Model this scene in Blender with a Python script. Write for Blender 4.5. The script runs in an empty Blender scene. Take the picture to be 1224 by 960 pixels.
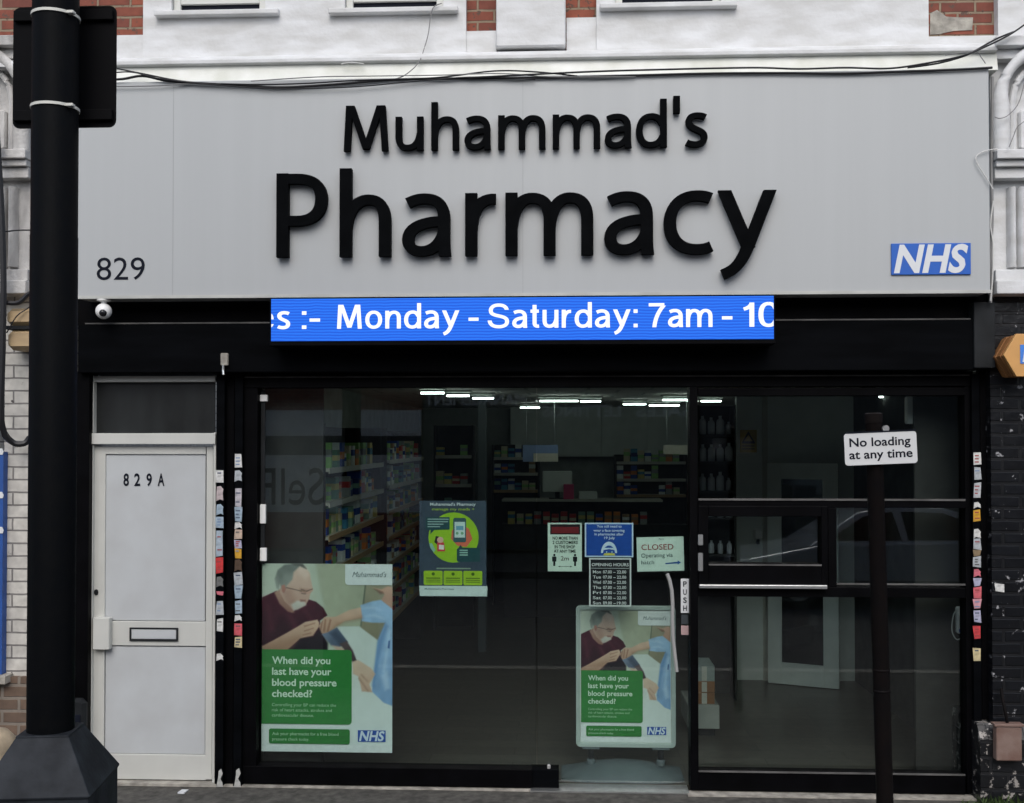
import bpy, math, random
from mathutils import Vector, Matrix
random.seed(7)
SC = bpy.context.scene
COL = SC.collection
RAD = math.radians

# ------------------------------------------------------------------ camera
F = 1300.0
CAM = Vector((0.34, -7.2, 2.28))
TH, PH = RAD(2.7), RAD(1.0)
fwd = Vector((-math.sin(TH)*math.cos(PH), math.cos(TH)*math.cos(PH), math.sin(PH)))
right = Vector((math.cos(TH), math.sin(TH), 0))
up = right.cross(fwd)
PY0 = 530 - F*math.tan(PH)
cd = bpy.data.cameras.new('camera'); cam = bpy.data.objects.new('camera', cd); COL.objects.link(cam)
cd.sensor_width = 36; cd.lens = 36*F/1224; cd.shift_y = (PY0-480)/1224
cd.clip_start = .05; cd.clip_end = 500
m = Matrix((right, up, -fwd)).transposed().to_4x4(); m.translation = CAM
cam.matrix_world = m
SC.camera = cam

def W(px, py, Y=0.0):
    """measure a point of the photograph on the vertical plane y = Y"""
    d = fwd + right*((px-612)/F) + up*(-(py-PY0)/F)
    t = (Y-CAM.y)/d.y
    p = CAM + d*t
    return p.x, p.z
def R(px0, py0, px1, py1, Y=0.0):
    mx, my = (px0+px1)/2, (py0+py1)/2
    return W(px0, my, Y)[0], W(px1, my, Y)[0], W(mx, py1, Y)[1], W(mx, py0, Y)[1]   # x0,x1,z0,z1

# ------------------------------------------------------------------ materials
def s2l(c):
    return tuple(((v/255)/12.92 if v/255 <= .04045 else ((v/255+.055)/1.055)**2.4) for v in c)
def new_mat(name):
    m = bpy.data.materials.new(name); m.use_nodes = True
    nt = m.node_tree
    return m, nt, nt.nodes['Principled BSDF']
def mat(name, col, rough=.6, metal=0, var=0.0, scale=6.0, bump=0.0, bscale=60.0, spec=.5, dirt=None, stretch=None, coat=0):
    """plain procedural surface: base colour broken up by noise, optional dirt colour and bump"""
    m, nt, b = new_mat(name)
    N, L = nt.nodes, nt.links
    b.inputs['Roughness'].default_value = rough
    b.inputs['Metallic'].default_value = metal
    b.inputs['Specular IOR Level'].default_value = spec
    if coat: b.inputs['Coat Weight'].default_value = coat
    c4 = (*col, 1)
    b.inputs['Base Color'].default_value = c4
    tc = N.new('ShaderNodeTexCoord'); mp = N.new('ShaderNodeMapping')
    L.new(tc.outputs['Object'], mp.inputs['Vector'])
    if stretch: mp.inputs['Scale'].default_value = stretch
    if var or dirt:
        nz = N.new('ShaderNodeTexNoise'); nz.inputs['Scale'].default_value = scale; nz.inputs['Detail'].default_value = 7
        L.new(mp.outputs[0], nz.inputs['Vector'])
        rp = N.new('ShaderNodeValToRGB')
        rp.color_ramp.elements[0].position = .35; rp.color_ramp.elements[1].position = .7
        lo = dirt if dirt else tuple(v*(1-var) for v in col)
        hi = col if dirt else tuple(min(1, v*(1+var)) for v in col)
        rp.color_ramp.elements[0].color = (*lo, 1); rp.color_ramp.elements[1].color = (*hi, 1)
        L.new(nz.outputs['Fac'], rp.inputs['Fac']); L.new(rp.outputs['Color'], b.inputs['Base Color'])
        mr = N.new('ShaderNodeMapRange'); mr.inputs['To Min'].default_value = min(1, rough*1.2); mr.inputs['To Max'].default_value = rough*.8
        L.new(nz.outputs['Fac'], mr.inputs['Value']); L.new(mr.outputs[0], b.inputs['Roughness'])
    if bump:
        n2 = N.new('ShaderNodeTexNoise'); n2.inputs['Scale'].default_value = bscale; n2.inputs['Detail'].default_value = 5
        L.new(tc.outputs['Object'], n2.inputs['Vector'])
        bp = N.new('ShaderNodeBump'); bp.inputs['Strength'].default_value = bump; bp.inputs['Distance'].default_value = .01
        L.new(n2.outputs['Fac'], bp.inputs['Height']); L.new(bp.outputs[0], b.inputs['Normal'])
    return m
def brick_mat(name, c1, c2, mortar, bw=.225, bh=.075, ms=.012, rough=.85, chips=None, chip_pos=.62, bump=.6, floor=False):
    m, nt, b = new_mat(name); N, L = nt.nodes, nt.links
    tc = N.new('ShaderNodeTexCoord'); mp = N.new('ShaderNodeMapping')
    L.new(tc.outputs['Object'], mp.inputs['Vector'])
    if not floor:
        mp.inputs['Rotation'].default_value = (RAD(-90), 0, 0)
    # a little wobble so the courses are not ruler straight
    nz0 = N.new('ShaderNodeTexNoise'); nz0.inputs['Scale'].default_value = 9
    L.new(tc.outputs['Object'], nz0.inputs['Vector'])
    va = N.new('ShaderNodeVectorMath'); va.operation = 'MULTIPLY_ADD'
    L.new(nz0.outputs['Color'], va.inputs[0]); va.inputs[1].default_value = (.008, .008, .008); L.new(mp.outputs[0], va.inputs[2])
    br = N.new('ShaderNodeTexBrick'); br.inputs['Scale'].default_value = 1
    br.inputs['Brick Width'].default_value = bw; br.inputs['Row Height'].default_value = bh
    br.inputs['Mortar Size'].default_value = ms; br.inputs['Mortar Smooth'].default_value = .3
    br.inputs['Color1'].default_value = (*c1, 1); br.inputs['Color2'].default_value = (*c2, 1); br.inputs['Mortar'].default_value = (*mortar, 1)
    L.new(va.outputs[0], br.inputs['Vector'])
    nz = N.new('ShaderNodeTexNoise'); nz.inputs['Scale'].default_value = 14; nz.inputs['Detail'].default_value = 8
    L.new(tc.outputs['Object'], nz.inputs['Vector'])
    hs = N.new('ShaderNodeHueSaturation')
    mr = N.new('ShaderNodeMapRange'); mr.inputs['To Min'].default_value = .55; mr.inputs['To Max'].default_value = 1.4
    L.new(nz.outputs['Fac'], mr.inputs['Value']); L.new(mr.outputs[0], hs.inputs['Value']); L.new(br.outputs['Color'], hs.inputs['Color'])
    last = hs.outputs['Color']
    if chips:
        n3 = N.new('ShaderNodeTexNoise'); n3.inputs['Scale'].default_value = 17; n3.inputs['Detail'].default_value = 6; n3.inputs['Roughness'].default_value = .65
        L.new(tc.outputs['Object'], n3.inputs['Vector'])
        rp = N.new('ShaderNodeValToRGB'); rp.color_ramp.elements[0].position = chip_pos; rp.color_ramp.elements[1].position = chip_pos+.03
        L.new(n3.outputs['Fac'], rp.inputs['Fac'])
        mx = N.new('ShaderNodeMix'); mx.data_type = 'RGBA'; mx.inputs['B'].default_value = (*chips, 1)
        L.new(rp.outputs['Color'], mx.inputs['Factor']); L.new(last, mx.inputs['A']); last = mx.outputs['Result']
    L.new(last, b.inputs['Base Color'])
    b.inputs['Roughness'].default_value = rough
    bp = N.new('ShaderNodeBump'); bp.inputs['Strength'].default_value = bump; bp.inputs['Distance'].default_value = .012; bp.invert = True
    ad = N.new('ShaderNodeMath'); ad.operation = 'MULTIPLY_ADD'; ad.inputs[1].default_value = -.35
    L.new(nz.outputs['Fac'], ad.inputs[0]); L.new(br.outputs['Fac'], ad.inputs[2])
    L.new(ad.outputs[0], bp.inputs['Height']); L.new(bp.outputs[0], b.inputs['Normal'])
    return m
def glass_mat(name, tint=(.86, .93, .9), rough=.0):
    m, nt, b = new_mat(name); N, L = nt.nodes, nt.links
    N.remove(b)
    tr = N.new('ShaderNodeBsdfTransparent'); tr.inputs[0].default_value = (*tint, 1)
    gl = N.new('ShaderNodeBsdfGlossy'); gl.inputs['Roughness'].default_value = rough
    fr = N.new('ShaderNodeFresnel'); fr.inputs['IOR'].default_value = 1.5
    ge = N.new('ShaderNodeNewGeometry'); ir = N.new('ShaderNodeMapRange')      # same index on both faces of the pane
    ir.inputs['To Min'].default_value = 1.68; ir.inputs['To Max'].default_value = 1/1.68
    L.new(ge.outputs['Backfacing'], ir.inputs['Value']); L.new(ir.outputs[0], fr.inputs['IOR'])
    mx = N.new('ShaderNodeMixShader')
    L.new(fr.outputs[0], mx.inputs[0]); L.new(tr.outputs[0], mx.inputs[1]); L.new(gl.outputs[0], mx.inputs[2])
    L.new(mx.outputs[0], N['Material Output'].inputs['Surface'])
    return m
def emit_mat(name, col, strength, stripes=False):
    m, nt, b = new_mat(name); N, L = nt.nodes, nt.links
    b.inputs['Base Color'].default_value = (.01, .01, .01, 1)
    b.inputs['Roughness'].default_value = .6; b.inputs['Specular IOR Level'].default_value = .08
    b.inputs['Emission Color'].default_value = (*col, 1); b.inputs['Emission Strength'].default_value = strength
    if stripes:   # rows of diodes and the scan bands of the display
        tc = N.new('ShaderNodeTexCoord')
        wv = N.new('ShaderNodeTexWave'); wv.bands_direction = 'Z'; wv.inputs['Scale'].default_value = 17; wv.inputs['Distortion'].default_value = 2.2
        wv.inputs['Detail'].default_value = 2; wv.inputs['Detail Scale'].default_value = .6
        L.new(tc.outputs['Object'], wv.inputs['Vector'])
        rp = N.new('ShaderNodeValToRGB')
        rp.color_ramp.elements[0].color = (*(col[0]*.7, col[1]*.72, col[2]*.8), 1); rp.color_ramp.elements[1].color = (*(col[0]*1.5, col[1]*1.35, min(1, col[2]*1.1)), 1)
        L.new(wv.outputs['Fac'], rp.inputs['Fac']); L.new(rp.outputs['Color'], b.inputs['Emission Color'])
    return m

M = {}
EXP = 0.74        # view exposure in stops
K = 2.0**-EXP    # lamps and screens are set against it
def ink(rgb, rough=.55):
    key = ('ink',)+tuple(rgb)
    if key not in M:
        M[key] = mat('ink_%d_%d_%d' % tuple(rgb), s2l(rgb), rough, spec=.3, var=.05, scale=30)
    return M[key]

M['stucco'] = mat('white_stucco', (.69, .70, .71), .75, var=.0, dirt=(.54, .54, .53), scale=4.2, bump=.25, bscale=45, stretch=(1, 1, 3))
M['board'] = mat('white_board', (.8, .81, .77), .6, dirt=(.64, .65, .58), scale=5, bump=.1)
M['panel'] = mat('sign_panel', (.412, .428, .432), .42, var=.014, scale=2.6, stretch=(4.5, 1, .16))
M['letter'] = mat('black_letter', (.0022, .0026, .0032), .65, var=.2, scale=9, spec=.025)
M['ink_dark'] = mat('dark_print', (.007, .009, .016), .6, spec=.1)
M['black'] = mat('black_frame_paint', (.002, .002, .0026), .5, var=.35, scale=7, bump=.05, spec=.05)
M['black_dull'] = mat('black_shutter_paint', (.0018, .0022, .003), .65, var=.4, scale=5, bump=.06, stretch=(.4, 1, 2), spec=.035)
M['grey_dark'] = mat('dark_grey_paint', (.014, .016, .018), .6, var=.3, spec=.2)
M['edge_line'] = mat('pale_edge', (.09, .088, .085), .8, var=.4, scale=12, stretch=(.5, 1, 1))  # pale tone of the thin edge strips, incl. the head frame's painted highlight
M['upvc'] = mat('white_door_frame', (.55, .555, .52), .38, var=.05, scale=4)
M['upvc_panel'] = mat('white_door_panel', (.52, .545, .555), .36, dirt=(.46, .475, .48), scale=3.5, bump=.04, bscale=8)
M['alu'] = mat('aluminium', (.62, .63, .63), .35, .9, var=.1, scale=20)
M['steel'] = mat('brushed_steel', (.45, .45, .44), .35, .35)
M['joint'] = mat('joint_grey', (.31, .32, .33), .6)
M['white_plastic'] = mat('white_plastic', (.8, .8, .78), .35)
M['lens'] = mat('black_lens', (.01, .01, .012), .08)
M['column'] = mat('black_column_paint', (.003, .0036, .0046), .55, dirt=(.0042, .0046, .0052), scale=22, bump=.12, bscale=90, spec=.03)
M['column_base'] = mat('grey_black_base_paint', (.019, .0225, .0275), .6, var=.35, scale=9, bump=.12, bscale=50, spec=.15)
M['strap'] = mat('pale_strap', (.6, .6, .55), .5)
M['rust'] = mat('rust_black', (.006, .0055, .006), .5, dirt=(.008, .0062, .006), scale=14, bump=.15, spec=.05)
M['sign_white'] = mat('reflective_white_sheet', (.62, .63, .63), .4, var=.03)
M['brick_red'] = brick_mat('red_brick', (.27, .075, .042), (.15, .045, .032), (.25, .19, .13), ms=.009, chips=(.10, .06, .045), chip_pos=.58, bump=1.0)
M['brick_white'] = brick_mat('white_painted_brick', (.56, .54, .49), (.5, .48, .44), (.2, .19, .18), bw=.23, bh=.085, ms=.006, chips=(.09, .08, .075), chip_pos=.67, bump=.9)
M['brick_brown'] = brick_mat('brown_brick', (.15, .1, .07), (.11, .075, .055), (.2, .17, .14), bw=.225, bh=.085)
M['brick_black'] = brick_mat('black_painted_brick', (.006, .007, .0095), (.004, .0045, .006), (.010, .0105, .012), bw=.225, bh=.078, rough=.3, chips=(.3, .3, .31), chip_pos=.625, bump=1.0)
M['brick_black_low'] = brick_mat('black_painted_plinth', (.007, .008, .010), (.005, .0055, .007), (.012, .0125, .014), bw=.225, bh=.1, rough=.4, chips=(.3, .28, .26), chip_pos=.575, bump=1.0)
M['asphalt'] = mat('pavement_asphalt', (.072, .068, .06), .9, var=.4, scale=18, bump=.5, bscale=220)
M['road'] = mat('road_asphalt', (.05, .05, .052), .9, var=.3, scale=12, bump=.5, bscale=150)
M['concrete'] = mat('concrete', (.33, .31, .27), .9, var=.35, scale=14, bump=.4, bscale=90)
M['stone'] = mat('sandstone', (.36, .29, .2), .9, var=.25, scale=9, bump=.4, bscale=70)
M['wood_floor'] = brick_mat('laminate_floor', (.085, .077, .064), (.063, .056, .047), (.025, .02, .016), bw=1.2, bh=.19, ms=.004, rough=.35, bump=.1, floor=True)
M['ceiling'] = brick_mat('ceiling_tiles', (.72, .70, .64), (.70, .68, .63), (.45, .45, .42), bw=.6, bh=.6, ms=.02, rough=.9, bump=.2, floor=True)
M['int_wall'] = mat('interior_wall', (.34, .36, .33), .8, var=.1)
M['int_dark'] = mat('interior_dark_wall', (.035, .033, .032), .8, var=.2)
M['int_white'] = mat('white_partition', (.66, .70, .66), .6, var=.06)
M['shelf_white'] = mat('shelf_cream', (.5, .49, .42), .5, var=.08)
M['shelf_wood'] = mat('shelf_beech', (.42, .28, .14), .5, var=.15, scale=12, stretch=(1, .2, 6))
M['dark_wood'] = mat('dark_counter', (.03, .028, .026), .45, var=.2)
M['cable'] = mat('black_cable', (.012, .012, .014), .5)
M['cable_grey'] = mat('grey_cable', (.2, .2, .2), .5)
M['cable_white'] = mat('white_cable', (.6, .6, .58), .5)
M['glass'] = glass_mat('shop_glass', (.88, .93, .92))
M['glass_dark'] = mat('dark_window_glass', (.012, .013, .014), .05, spec=.6)
M['dusty_glass'] = mat('dusty_dark_glass', (.016, .018, .018), .3, var=.5, scale=5, stretch=(1, 1, .4))
M['tube'] = emit_mat('fluorescent_tube', (.88, 1, .93), 17*K)
M['led_blue'] = emit_mat('led_blue', (.014, .15, .92), 1.0*K, True)
M['led_white'] = emit_mat('led_white', (.95, .97, 1.0), 1.15*K)
M['tan'] = mat('tan_plastic', (.5, .37, .2), .5, dirt=(.36, .26, .15), scale=4, stretch=(1, 1, 3))
M['orange'] = mat('orange_panel', (.62, .33, .11), .45, var=.06)
M['rib'] = mat('orange_edge', (.3, .13, .04), .6, var=.2)
M['blue_paint'] = mat('blue_hoarding', (.02, .08, .3), .5, var=.12)
M['box_brown'] = mat('brown_box_paint', (.15, .085, .066), .55, dirt=(.22, .155, .13), scale=10, bump=.2)
M['weed'] = mat('weed_leaf', (.05, .09, .02), .7, var=.4, scale=40)
M['sage'] = mat('grey_green_plastic', (.105, .128, .135), .55, var=.06)
M['nhs_blue'] = mat('blue_plate', (.012, .105, .47), .4, var=.04)
M['plate_white'] = mat('white_print', (.66, .68, .7), .45)
M['yellow'] = mat('yellow_plastic', (.5, .33, .03), .5)
M['car_paint'] = mat('silver_blue_car_paint', (.5, .55, .6), .3, .3, coat=1)
M['rubber'] = mat('rubber', (.02, .02, .02), .8)
M['opp_render'] = mat('grey_render', (.72, .73, .73), .8, var=.1)
M['opp_dark'] = mat('dark_shopfront', (.05, .055, .06), .5, var=.2)

# ------------------------------------------------------------------ mesh builder
class MB:
    def __init__(s): s.v = []; s.f = []
    def add(s, vs, fs):
        n = len(s.v); s.v += [tuple(p) for p in vs]; s.f += [tuple(i+n for i in q) for q in fs]; return s
    def box(s, x0, x1, y0, y1, z0, z1):
        if x0 > x1: x0, x1 = x1, x0
        if y0 > y1: y0, y1 = y1, y0
        if z0 > z1: z0, z1 = z1, z0
        return s.add([(x0,y0,z0),(x1,y0,z0),(x1,y1,z0),(x0,y1,z0),(x0,y0,z1),(x1,y0,z1),(x1,y1,z1),(x0,y1,z1)],
                     [(0,3,2,1),(4,5,6,7),(0,1,5,4),(1,2,6,5),(2,3,7,6),(3,0,4,7)])
    def bevbox(s, x0, x1, y0, y1, z0, z1, b):
        """box whose front (low y) edges and corners are rounded off: outline in xz with cut corners, chamfered front"""
        def ring(g, y): return [(x0+g, y, z0+b), (x0+b, y, z0+g), (x1-b, y, z0+g), (x1-g, y, z0+b),
                                (x1-g, y, z1-b), (x1-b, y, z1-g), (x0+b, y, z1-g), (x0+g, y, z1-b)]
        n = 8; vs = ring(0, y1)+ring(0, y0+b)+ring(b*.7, y0)
        fs = [tuple(range(n))]
        for k in range(2):
            for i in range(n):
                j = (i+1) % n
                fs.append((k*n+j, k*n+i, (k+1)*n+i, (k+1)*n+j))
        fs.append(tuple(2*n+i for i in range(n)))
        return s.add(vs, fs)
    def prism_xz(s, pts, y0, y1):
        """pts: outline in x,z; extruded from y0 (front) to y1"""
        n = len(pts)
        a = sum(pts[i][0]*pts[(i+1) % n][1]-pts[(i+1) % n][0]*pts[i][1] for i in range(n))
        if a < 0: pts = pts[::-1]
        vs = [(x, y0, z) for x, z in pts]+[(x, y1, z) for x, z in pts]
        fs = [tuple(range(n)), tuple(range(2*n-1, n-1, -1))]
        for i in range(n):
            j = (i+1) % n; fs.append((j, i, i+n, j+n))
        return s.add(vs, fs)
    def prism_yz(s, pts, x0, x1):
        n = len(pts)
        a = sum(pts[i][0]*pts[(i+1) % n][1]-pts[(i+1) % n][0]*pts[i][1] for i in range(n))
        if a < 0: pts = pts[::-1]
        vs = [(x0, y, z) for y, z in pts]+[(x1, y, z) for y, z in pts]
        fs = [tuple(range(n-1, -1, -1)), tuple(range(n, 2*n))]
        for i in range(n):
            j = (i+1) % n; fs.append((i, j, j+n, i+n))
        return s.add(vs, fs)
    def flat(s, pts, y):
        n = len(pts)
        a = sum(pts[i][0]*pts[(i+1) % n][1]-pts[(i+1) % n][0]*pts[i][1] for i in range(n))
        if a < 0: pts = pts[::-1]
        return s.add([(x, y, z) for x, z in pts], [tuple(range(n))])
    def tube(s, pts, r, n=8):
        P = [Vector(p) for p in pts]; rings = []
        for i, p in enumerate(P):
            t = (P[min(i+1, len(P)-1)]-P[max(i-1, 0)]).normalized()
            a = Vector((0, 0, 1)) if abs(t.z) < .9 else Vector((0, 1, 0))
            u = t.cross(a).normalized(); w = t.cross(u).normalized()
            rr = r[i] if isinstance(r, (list, tuple)) else r
            rings.append([p+u*math.cos(2*math.pi*k/n)*rr+w*math.sin(2*math.pi*k/n)*rr for k in range(n)])
        vs = [q for rg in rings for q in rg]; fs = []
        for i in range(len(P)-1):
            for k in range(n):
                j = (k+1) % n; fs.append((i*n+k, i*n+j, (i+1)*n+j, (i+1)*n+k))
        fs.append(tuple(range(n-1, -1, -1))); fs.append(tuple((len(P)-1)*n+k for k in range(n)))
        return s.add(vs, fs)
    def lathe(s, prof, c, n=24):
        """prof: (r, z) pairs bottom to top, about a vertical axis at c"""
        vs = []; fs = []
        for r, z in prof:
            for k in range(n):
                a = 2*math.pi*k/n; vs.append((c[0]+r*math.cos(a), c[1]+r*math.sin(a), c[2]+z))
        for i in range(len(prof)-1):
            for k in range(n):
                j = (k+1) % n; fs.append((i*n+k, i*n+j, (i+1)*n+j, (i+1)*n+k))
        fs.append(tuple(range(n-1, -1, -1))); fs.append(tuple((len(prof)-1)*n+k for k in range(n)))
        return s.add(vs, fs)
    def sphere(s, c, r, n=20, k=12, sy=1.0):
        vs = [(c[0], c[1], c[2]-r)]; fs = []
        for i in range(1, k):
            a = -math.pi/2+math.pi*i/k
            for j in range(n):
                b = 2*math.pi*j/n
                vs.append((c[0]+r*math.cos(a)*math.cos(b), c[1]+sy*r*math.cos(a)*math.sin(b), c[2]+r*math.sin(a)))
        vs.append((c[0], c[1], c[2]+r)); t = len(vs)-1
        for j in range(n):
            q = (j+1) % n
            fs.append((0, 1+q, 1+j)); fs.append((t, 1+(k-2)*n+j, 1+(k-2)*n+q))
            for i in range(k-2):
                fs.append((1+i*n+j, 1+i*n+q, 1+(i+1)*n+q, 1+(i+1)*n+j))
        return s.add(vs, fs)

OFF = {}
def tag(o, label=None, cat=None, group=None, kind=None):
    if label: o['label'] = label
    if cat: o['category'] = cat
    if group: o['group'] = group
    if kind: o['kind'] = kind
    return o
def link(name, mb, m, parent=None, smooth=False, bevel=0, origin=None):
    if parent is not None: off = OFF[parent.name]
    elif origin is not None: off = Vector(origin)
    else:
        xs, ys, zs = zip(*mb.v)
        off = Vector(((min(xs)+max(xs))/2, (min(ys)+max(ys))/2, min(zs)))
    me = bpy.data.meshes.new(name)
    me.from_pydata([(x-off.x, y-off.y, z-off.z) for x, y, z in mb.v], [], mb.f)
    if isinstance(m, str): m = M[m]
    me.materials.append(m)
    o = bpy.data.objects.new(name, me); COL.objects.link(o)
    if smooth:
        for p in me.polygons: p.use_smooth = True
        es = o.modifiers.new('edge', 'EDGE_SPLIT'); es.split_angle = RAD(40)
    if bevel:
        bv = o.modifiers.new('bevel', 'BEVEL'); bv.width = bevel; bv.segments = 2; bv.limit_method = 'ANGLE'
    if parent is not None: o.parent = parent
    else: o.location = off
    OFF[o.name] = off
    return o
def thing(name, label, cat, loc, group=None):
    o = bpy.data.objects.new(name, None); o.empty_display_size = .1; COL.objects.link(o)
    o.location = loc; OFF[o.name] = Vector(loc)
    return tag(o, label, cat, group)
def structure(name, mb, m):
    return tag(link(name, mb, m), kind='structure')
def px_box(px0, py0, px1, py1, yf, yb, mb=None, bev=None):
    x0, x1, z0, z1 = R(px0, py0, px1, py1, yf)
    mb = mb or MB()
    return mb.bevbox(x0, x1, yf, yb, z0, z1, bev) if bev else mb.box(x0, x1, yf, yb, z0, z1)

# ------------------------------------------------------------------ lettering
_tc = {}
def glyphs(body, bold=0.0):
    key = (body, bold)
    if key not in _tc:
        cu = bpy.data.curves.new('lettering', 'FONT'); cu.body = body; cu.size = 1; cu.offset = bold; cu.resolution_u = 4
        ob = bpy.data.objects.new('lettering', cu); COL.objects.link(ob)
        dg = bpy.context.evaluated_depsgraph_get(); me = bpy.data.meshes.new_from_object(ob.evaluated_get(dg))
        _tc[key] = ([(v.co.x, v.co.y) for v in me.vertices], [tuple(p.vertices) for p in me.polygons])
        bpy.data.objects.remove(ob); bpy.data.curves.remove(cu); bpy.data.meshes.remove(me)
    return _tc[key]
CAP = max(y for x, y in glyphs('H')[0])
def put_text(mb, body, x0, x1, zb, cap, y, bold=0.0, shear=0.0, back=False, mirror=False):
    """lay BODY between x0 and x1 with its baseline at zb and capitals CAP high, on the plane y, read from -y"""
    vs, fs = glyphs(body, bold)
    if not vs: return mb
    s = cap/CAP
    q = [(a+shear*b, b) for a, b in vs]
    lo, hi = min(a for a, b in q), max(a for a, b in q)
    sx = (x1-x0)/(hi-lo) if x1 is not None else s
    pts = [(x0+(a-lo)*sx, y, zb+b*s) for a, b in q]
    if mirror: pts = [(x0+x1-p[0], p[1], p[2]) for p in pts]
    fs = [f if not mirror else f[::-1] for f in fs]
    return mb.add(pts, fs)
def px_text(mb, body, px0, px1, base, caph, Y, bold=0.0, shear=0.0):
    x0, zb = W(px0, base, Y); x1, _ = W(px1, base, Y)
    mid = (px0+px1)/2
    zb = W(mid, base, Y)[1]; cap = W(mid, base-caph, Y)[1]-zb
    return put_text(mb, body, x0, x1, zb, cap, Y, bold, shear)

# stroke alphabet of the raised shop letters (x-height 1, stroke .193)
SW = .193
def bez(p0, c1, c2, p1, n=10):
    out = []
    for i in range(1, n+1):
        t = i/n; u = 1-t
        out.append((u**3*p0[0]+3*u*u*t*c1[0]+3*u*t*t*c2[0]+t**3*p1[0], u**3*p0[1]+3*u*u*t*c1[1]+3*u*t*t*c2[1]+t**3*p1[1]))
    return out
def path(start, *segs):
    pts = [start]
    for s in segs:
        if len(s) == 2: pts.append(s)
        else: pts += bez(pts[-1], s[0:2], s[2:4], s[4:6])
    return pts
G = {
 'P': [path((.097,0),(.097,1.35)), path((.12,1.262),(.33,1.262),(.6,1.262,.725,1.15,.725,.935),(.725,.71,.58,.585,.34,.585),(.12,.585))],
 'h': [path((.097,0),(.097,1.42)), path((.10,.45),(.13,.83,.34,.915,.46,.915),(.65,.915,.729,.79,.729,.56),(.729,0))],
 'u': [path((.097,1),(.097,.42),(.097,.2,.18,.085,.36,.085),(.52,.085,.68,.17,.735,.52)), path((.735,1),(.735,0))],
 'a': [path((.085,.85),(.19,.905,.28,.925,.37,.922),(.58,.92,.672,.80,.672,.60),(.672,.28),(.672,.15,.68,.06,.69,0)),
       path((.672,.56),(.36,.56,.095,.48,.095,.26),(.1,.14,.19,.08,.31,.08),(.48,.08,.63,.2,.672,.40))],
 'r': [path((.097,0),(.097,1)), path((.10,.40),(.11,.80,.28,.925,.49,.905))],
 'n': [path((.097,0),(.097,1)), path((.10,.45),(.13,.83,.34,.915,.46,.915),(.65,.915,.729,.79,.729,.56),(.729,0))],
 'm': [path((.097,0),(.097,1)), path((.10,.45),(.13,.83,.30,.915,.42,.915),(.62,.915,.703,.79,.703,.56),(.703,0)),
       path((.703,.45),(.74,.83,.9,.915,1.02,.915),(1.22,.915,1.3,.79,1.3,.56),(1.3,0))],
 'c': [path((.745,.88),(.66,.92,.59,.925,.52,.925),(.27,.925,.1,.75,.1,.49),(.1,.22,.27,.075,.52,.075),(.6,.075,.68,.09,.745,.12))],
 'y': [path((.1,1),(.475,.1)), path((.81,1),(.5,.2),(.38,-.1,.3,-.24,.07,-.325))],
 'M': [path((.1,0),(.165,1.35)), path((.225,1.35),(.665,.06)), path((1.085,1.35),(.665,.06)), path((1.145,1.35),(1.235,0))],
 's': [path((.585,.865),(.5,.915,.42,.925,.34,.925),(.2,.925,.1,.86,.1,.75),(.1,.62,.2,.57,.33,.51),(.46,.45,.545,.4,.545,.28),(.545,.14,.43,.078,.29,.078),(.19,.078,.1,.1,.03,.14))],
 'd': [path((.805,0),(.805,1.42)), path((.78,.66),(.7,.87,.58,.922,.46,.922),(.22,.922,.1,.73,.1,.48),(.1,.22,.24,.078,.42,.078),(.58,.078,.72,.15,.78,.36))],
 'o': [path((.45,.925),(.22,.925,.1,.73,.1,.5),(.1,.25,.23,.078,.45,.078),(.67,.078,.8,.25,.8,.5),(.8,.73,.68,.925,.45,.925))],
 'e': [path((.12,.52),(.78,.52)), path((.79,.55),(.79,.78,.66,.925,.45,.925),(.22,.925,.1,.73,.1,.5),(.1,.25,.23,.078,.45,.078),(.62,.078,.74,.15,.79,.28))],
 't': [path((.22,1.28),(.22,.28),(.22,.12,.30,.078,.46,.09)), path((0,.93),(.45,.93))],
 'S': [path((1.0,1.02),(.97,1.2,.80,1.285,.56,1.285),(.3,1.285,.14,1.16,.14,.98),(.14,.80,.28,.74,.56,.68),(.86,.61,1.02,.55,1.02,.36),(1.02,.17,.84,.07,.57,.07),(.28,.07,.10,.19,.08,.42))],
 '7': [path((0,1.25),(.84,1.25)), path((.80,1.2),(.5,.85,.34,.45,.3,0))],
 '1': [path((.36,0),(.36,1.34)), path((0,.98),(.16,1.02,.3,1.12,.36,1.28))],
 '0': [path((.44,1.28),(.2,1.28,.1,1.05,.1,.67),(.1,.28,.2,.07,.44,.07),(.68,.07,.79,.28,.79,.67),(.79,1.05,.68,1.28,.44,1.28))],
 'N': [path((.097,0),(.097,1.35)), path((.13,1.3),(.93,.05)), path((.97,0),(.97,1.35))],
 ':': [path((.1,0),(.1,.2)), path((.1,.8),(.1,1.0))], '.': [path((.1,0),(.1,.2))], '*': [path((.1,.8),(.1,1.0))],
 '-': [path((0,.5),(.46,.5))],
 "'": [path((.1,1.0),(.1,1.5))],
}
ADV = dict(M=1.35, u=.84, h=.83, n=.83, a=.78, r=.5, m=1.4, c=.77, y=.9, s=.64, d=.9, P=.83, o=.9, e=.9, t=.47, S=1.12, N=1.07)
ADV.update({'7': .86, '1': .47, '0': .89, ':': .2, '.': .2, '*': .2, '-': .46, "'": .2})
def stroke_word(mb, word, x0, x1, zb, xh, y, sw):
    """a flat word in the stroke alphabet, fitted between x0 and x1"""
    tot = sum(ADV[c] for c in word)+.19*(len(word)-1); u = (x1-x0)/tot; X = 0; n = 0
    for c in word:
        tmp = MB()
        for st in G[c]:
            stroke(tmp, st, sw, y-.0003*(n % 4), y+.001, X, 0, 1, True); n += 1
        mb.add([(x0+p[0]*u, p[1], zb+p[2]*xh) for p in tmp.v], tmp.f); X += ADV[c]+.19
    return mb
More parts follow.
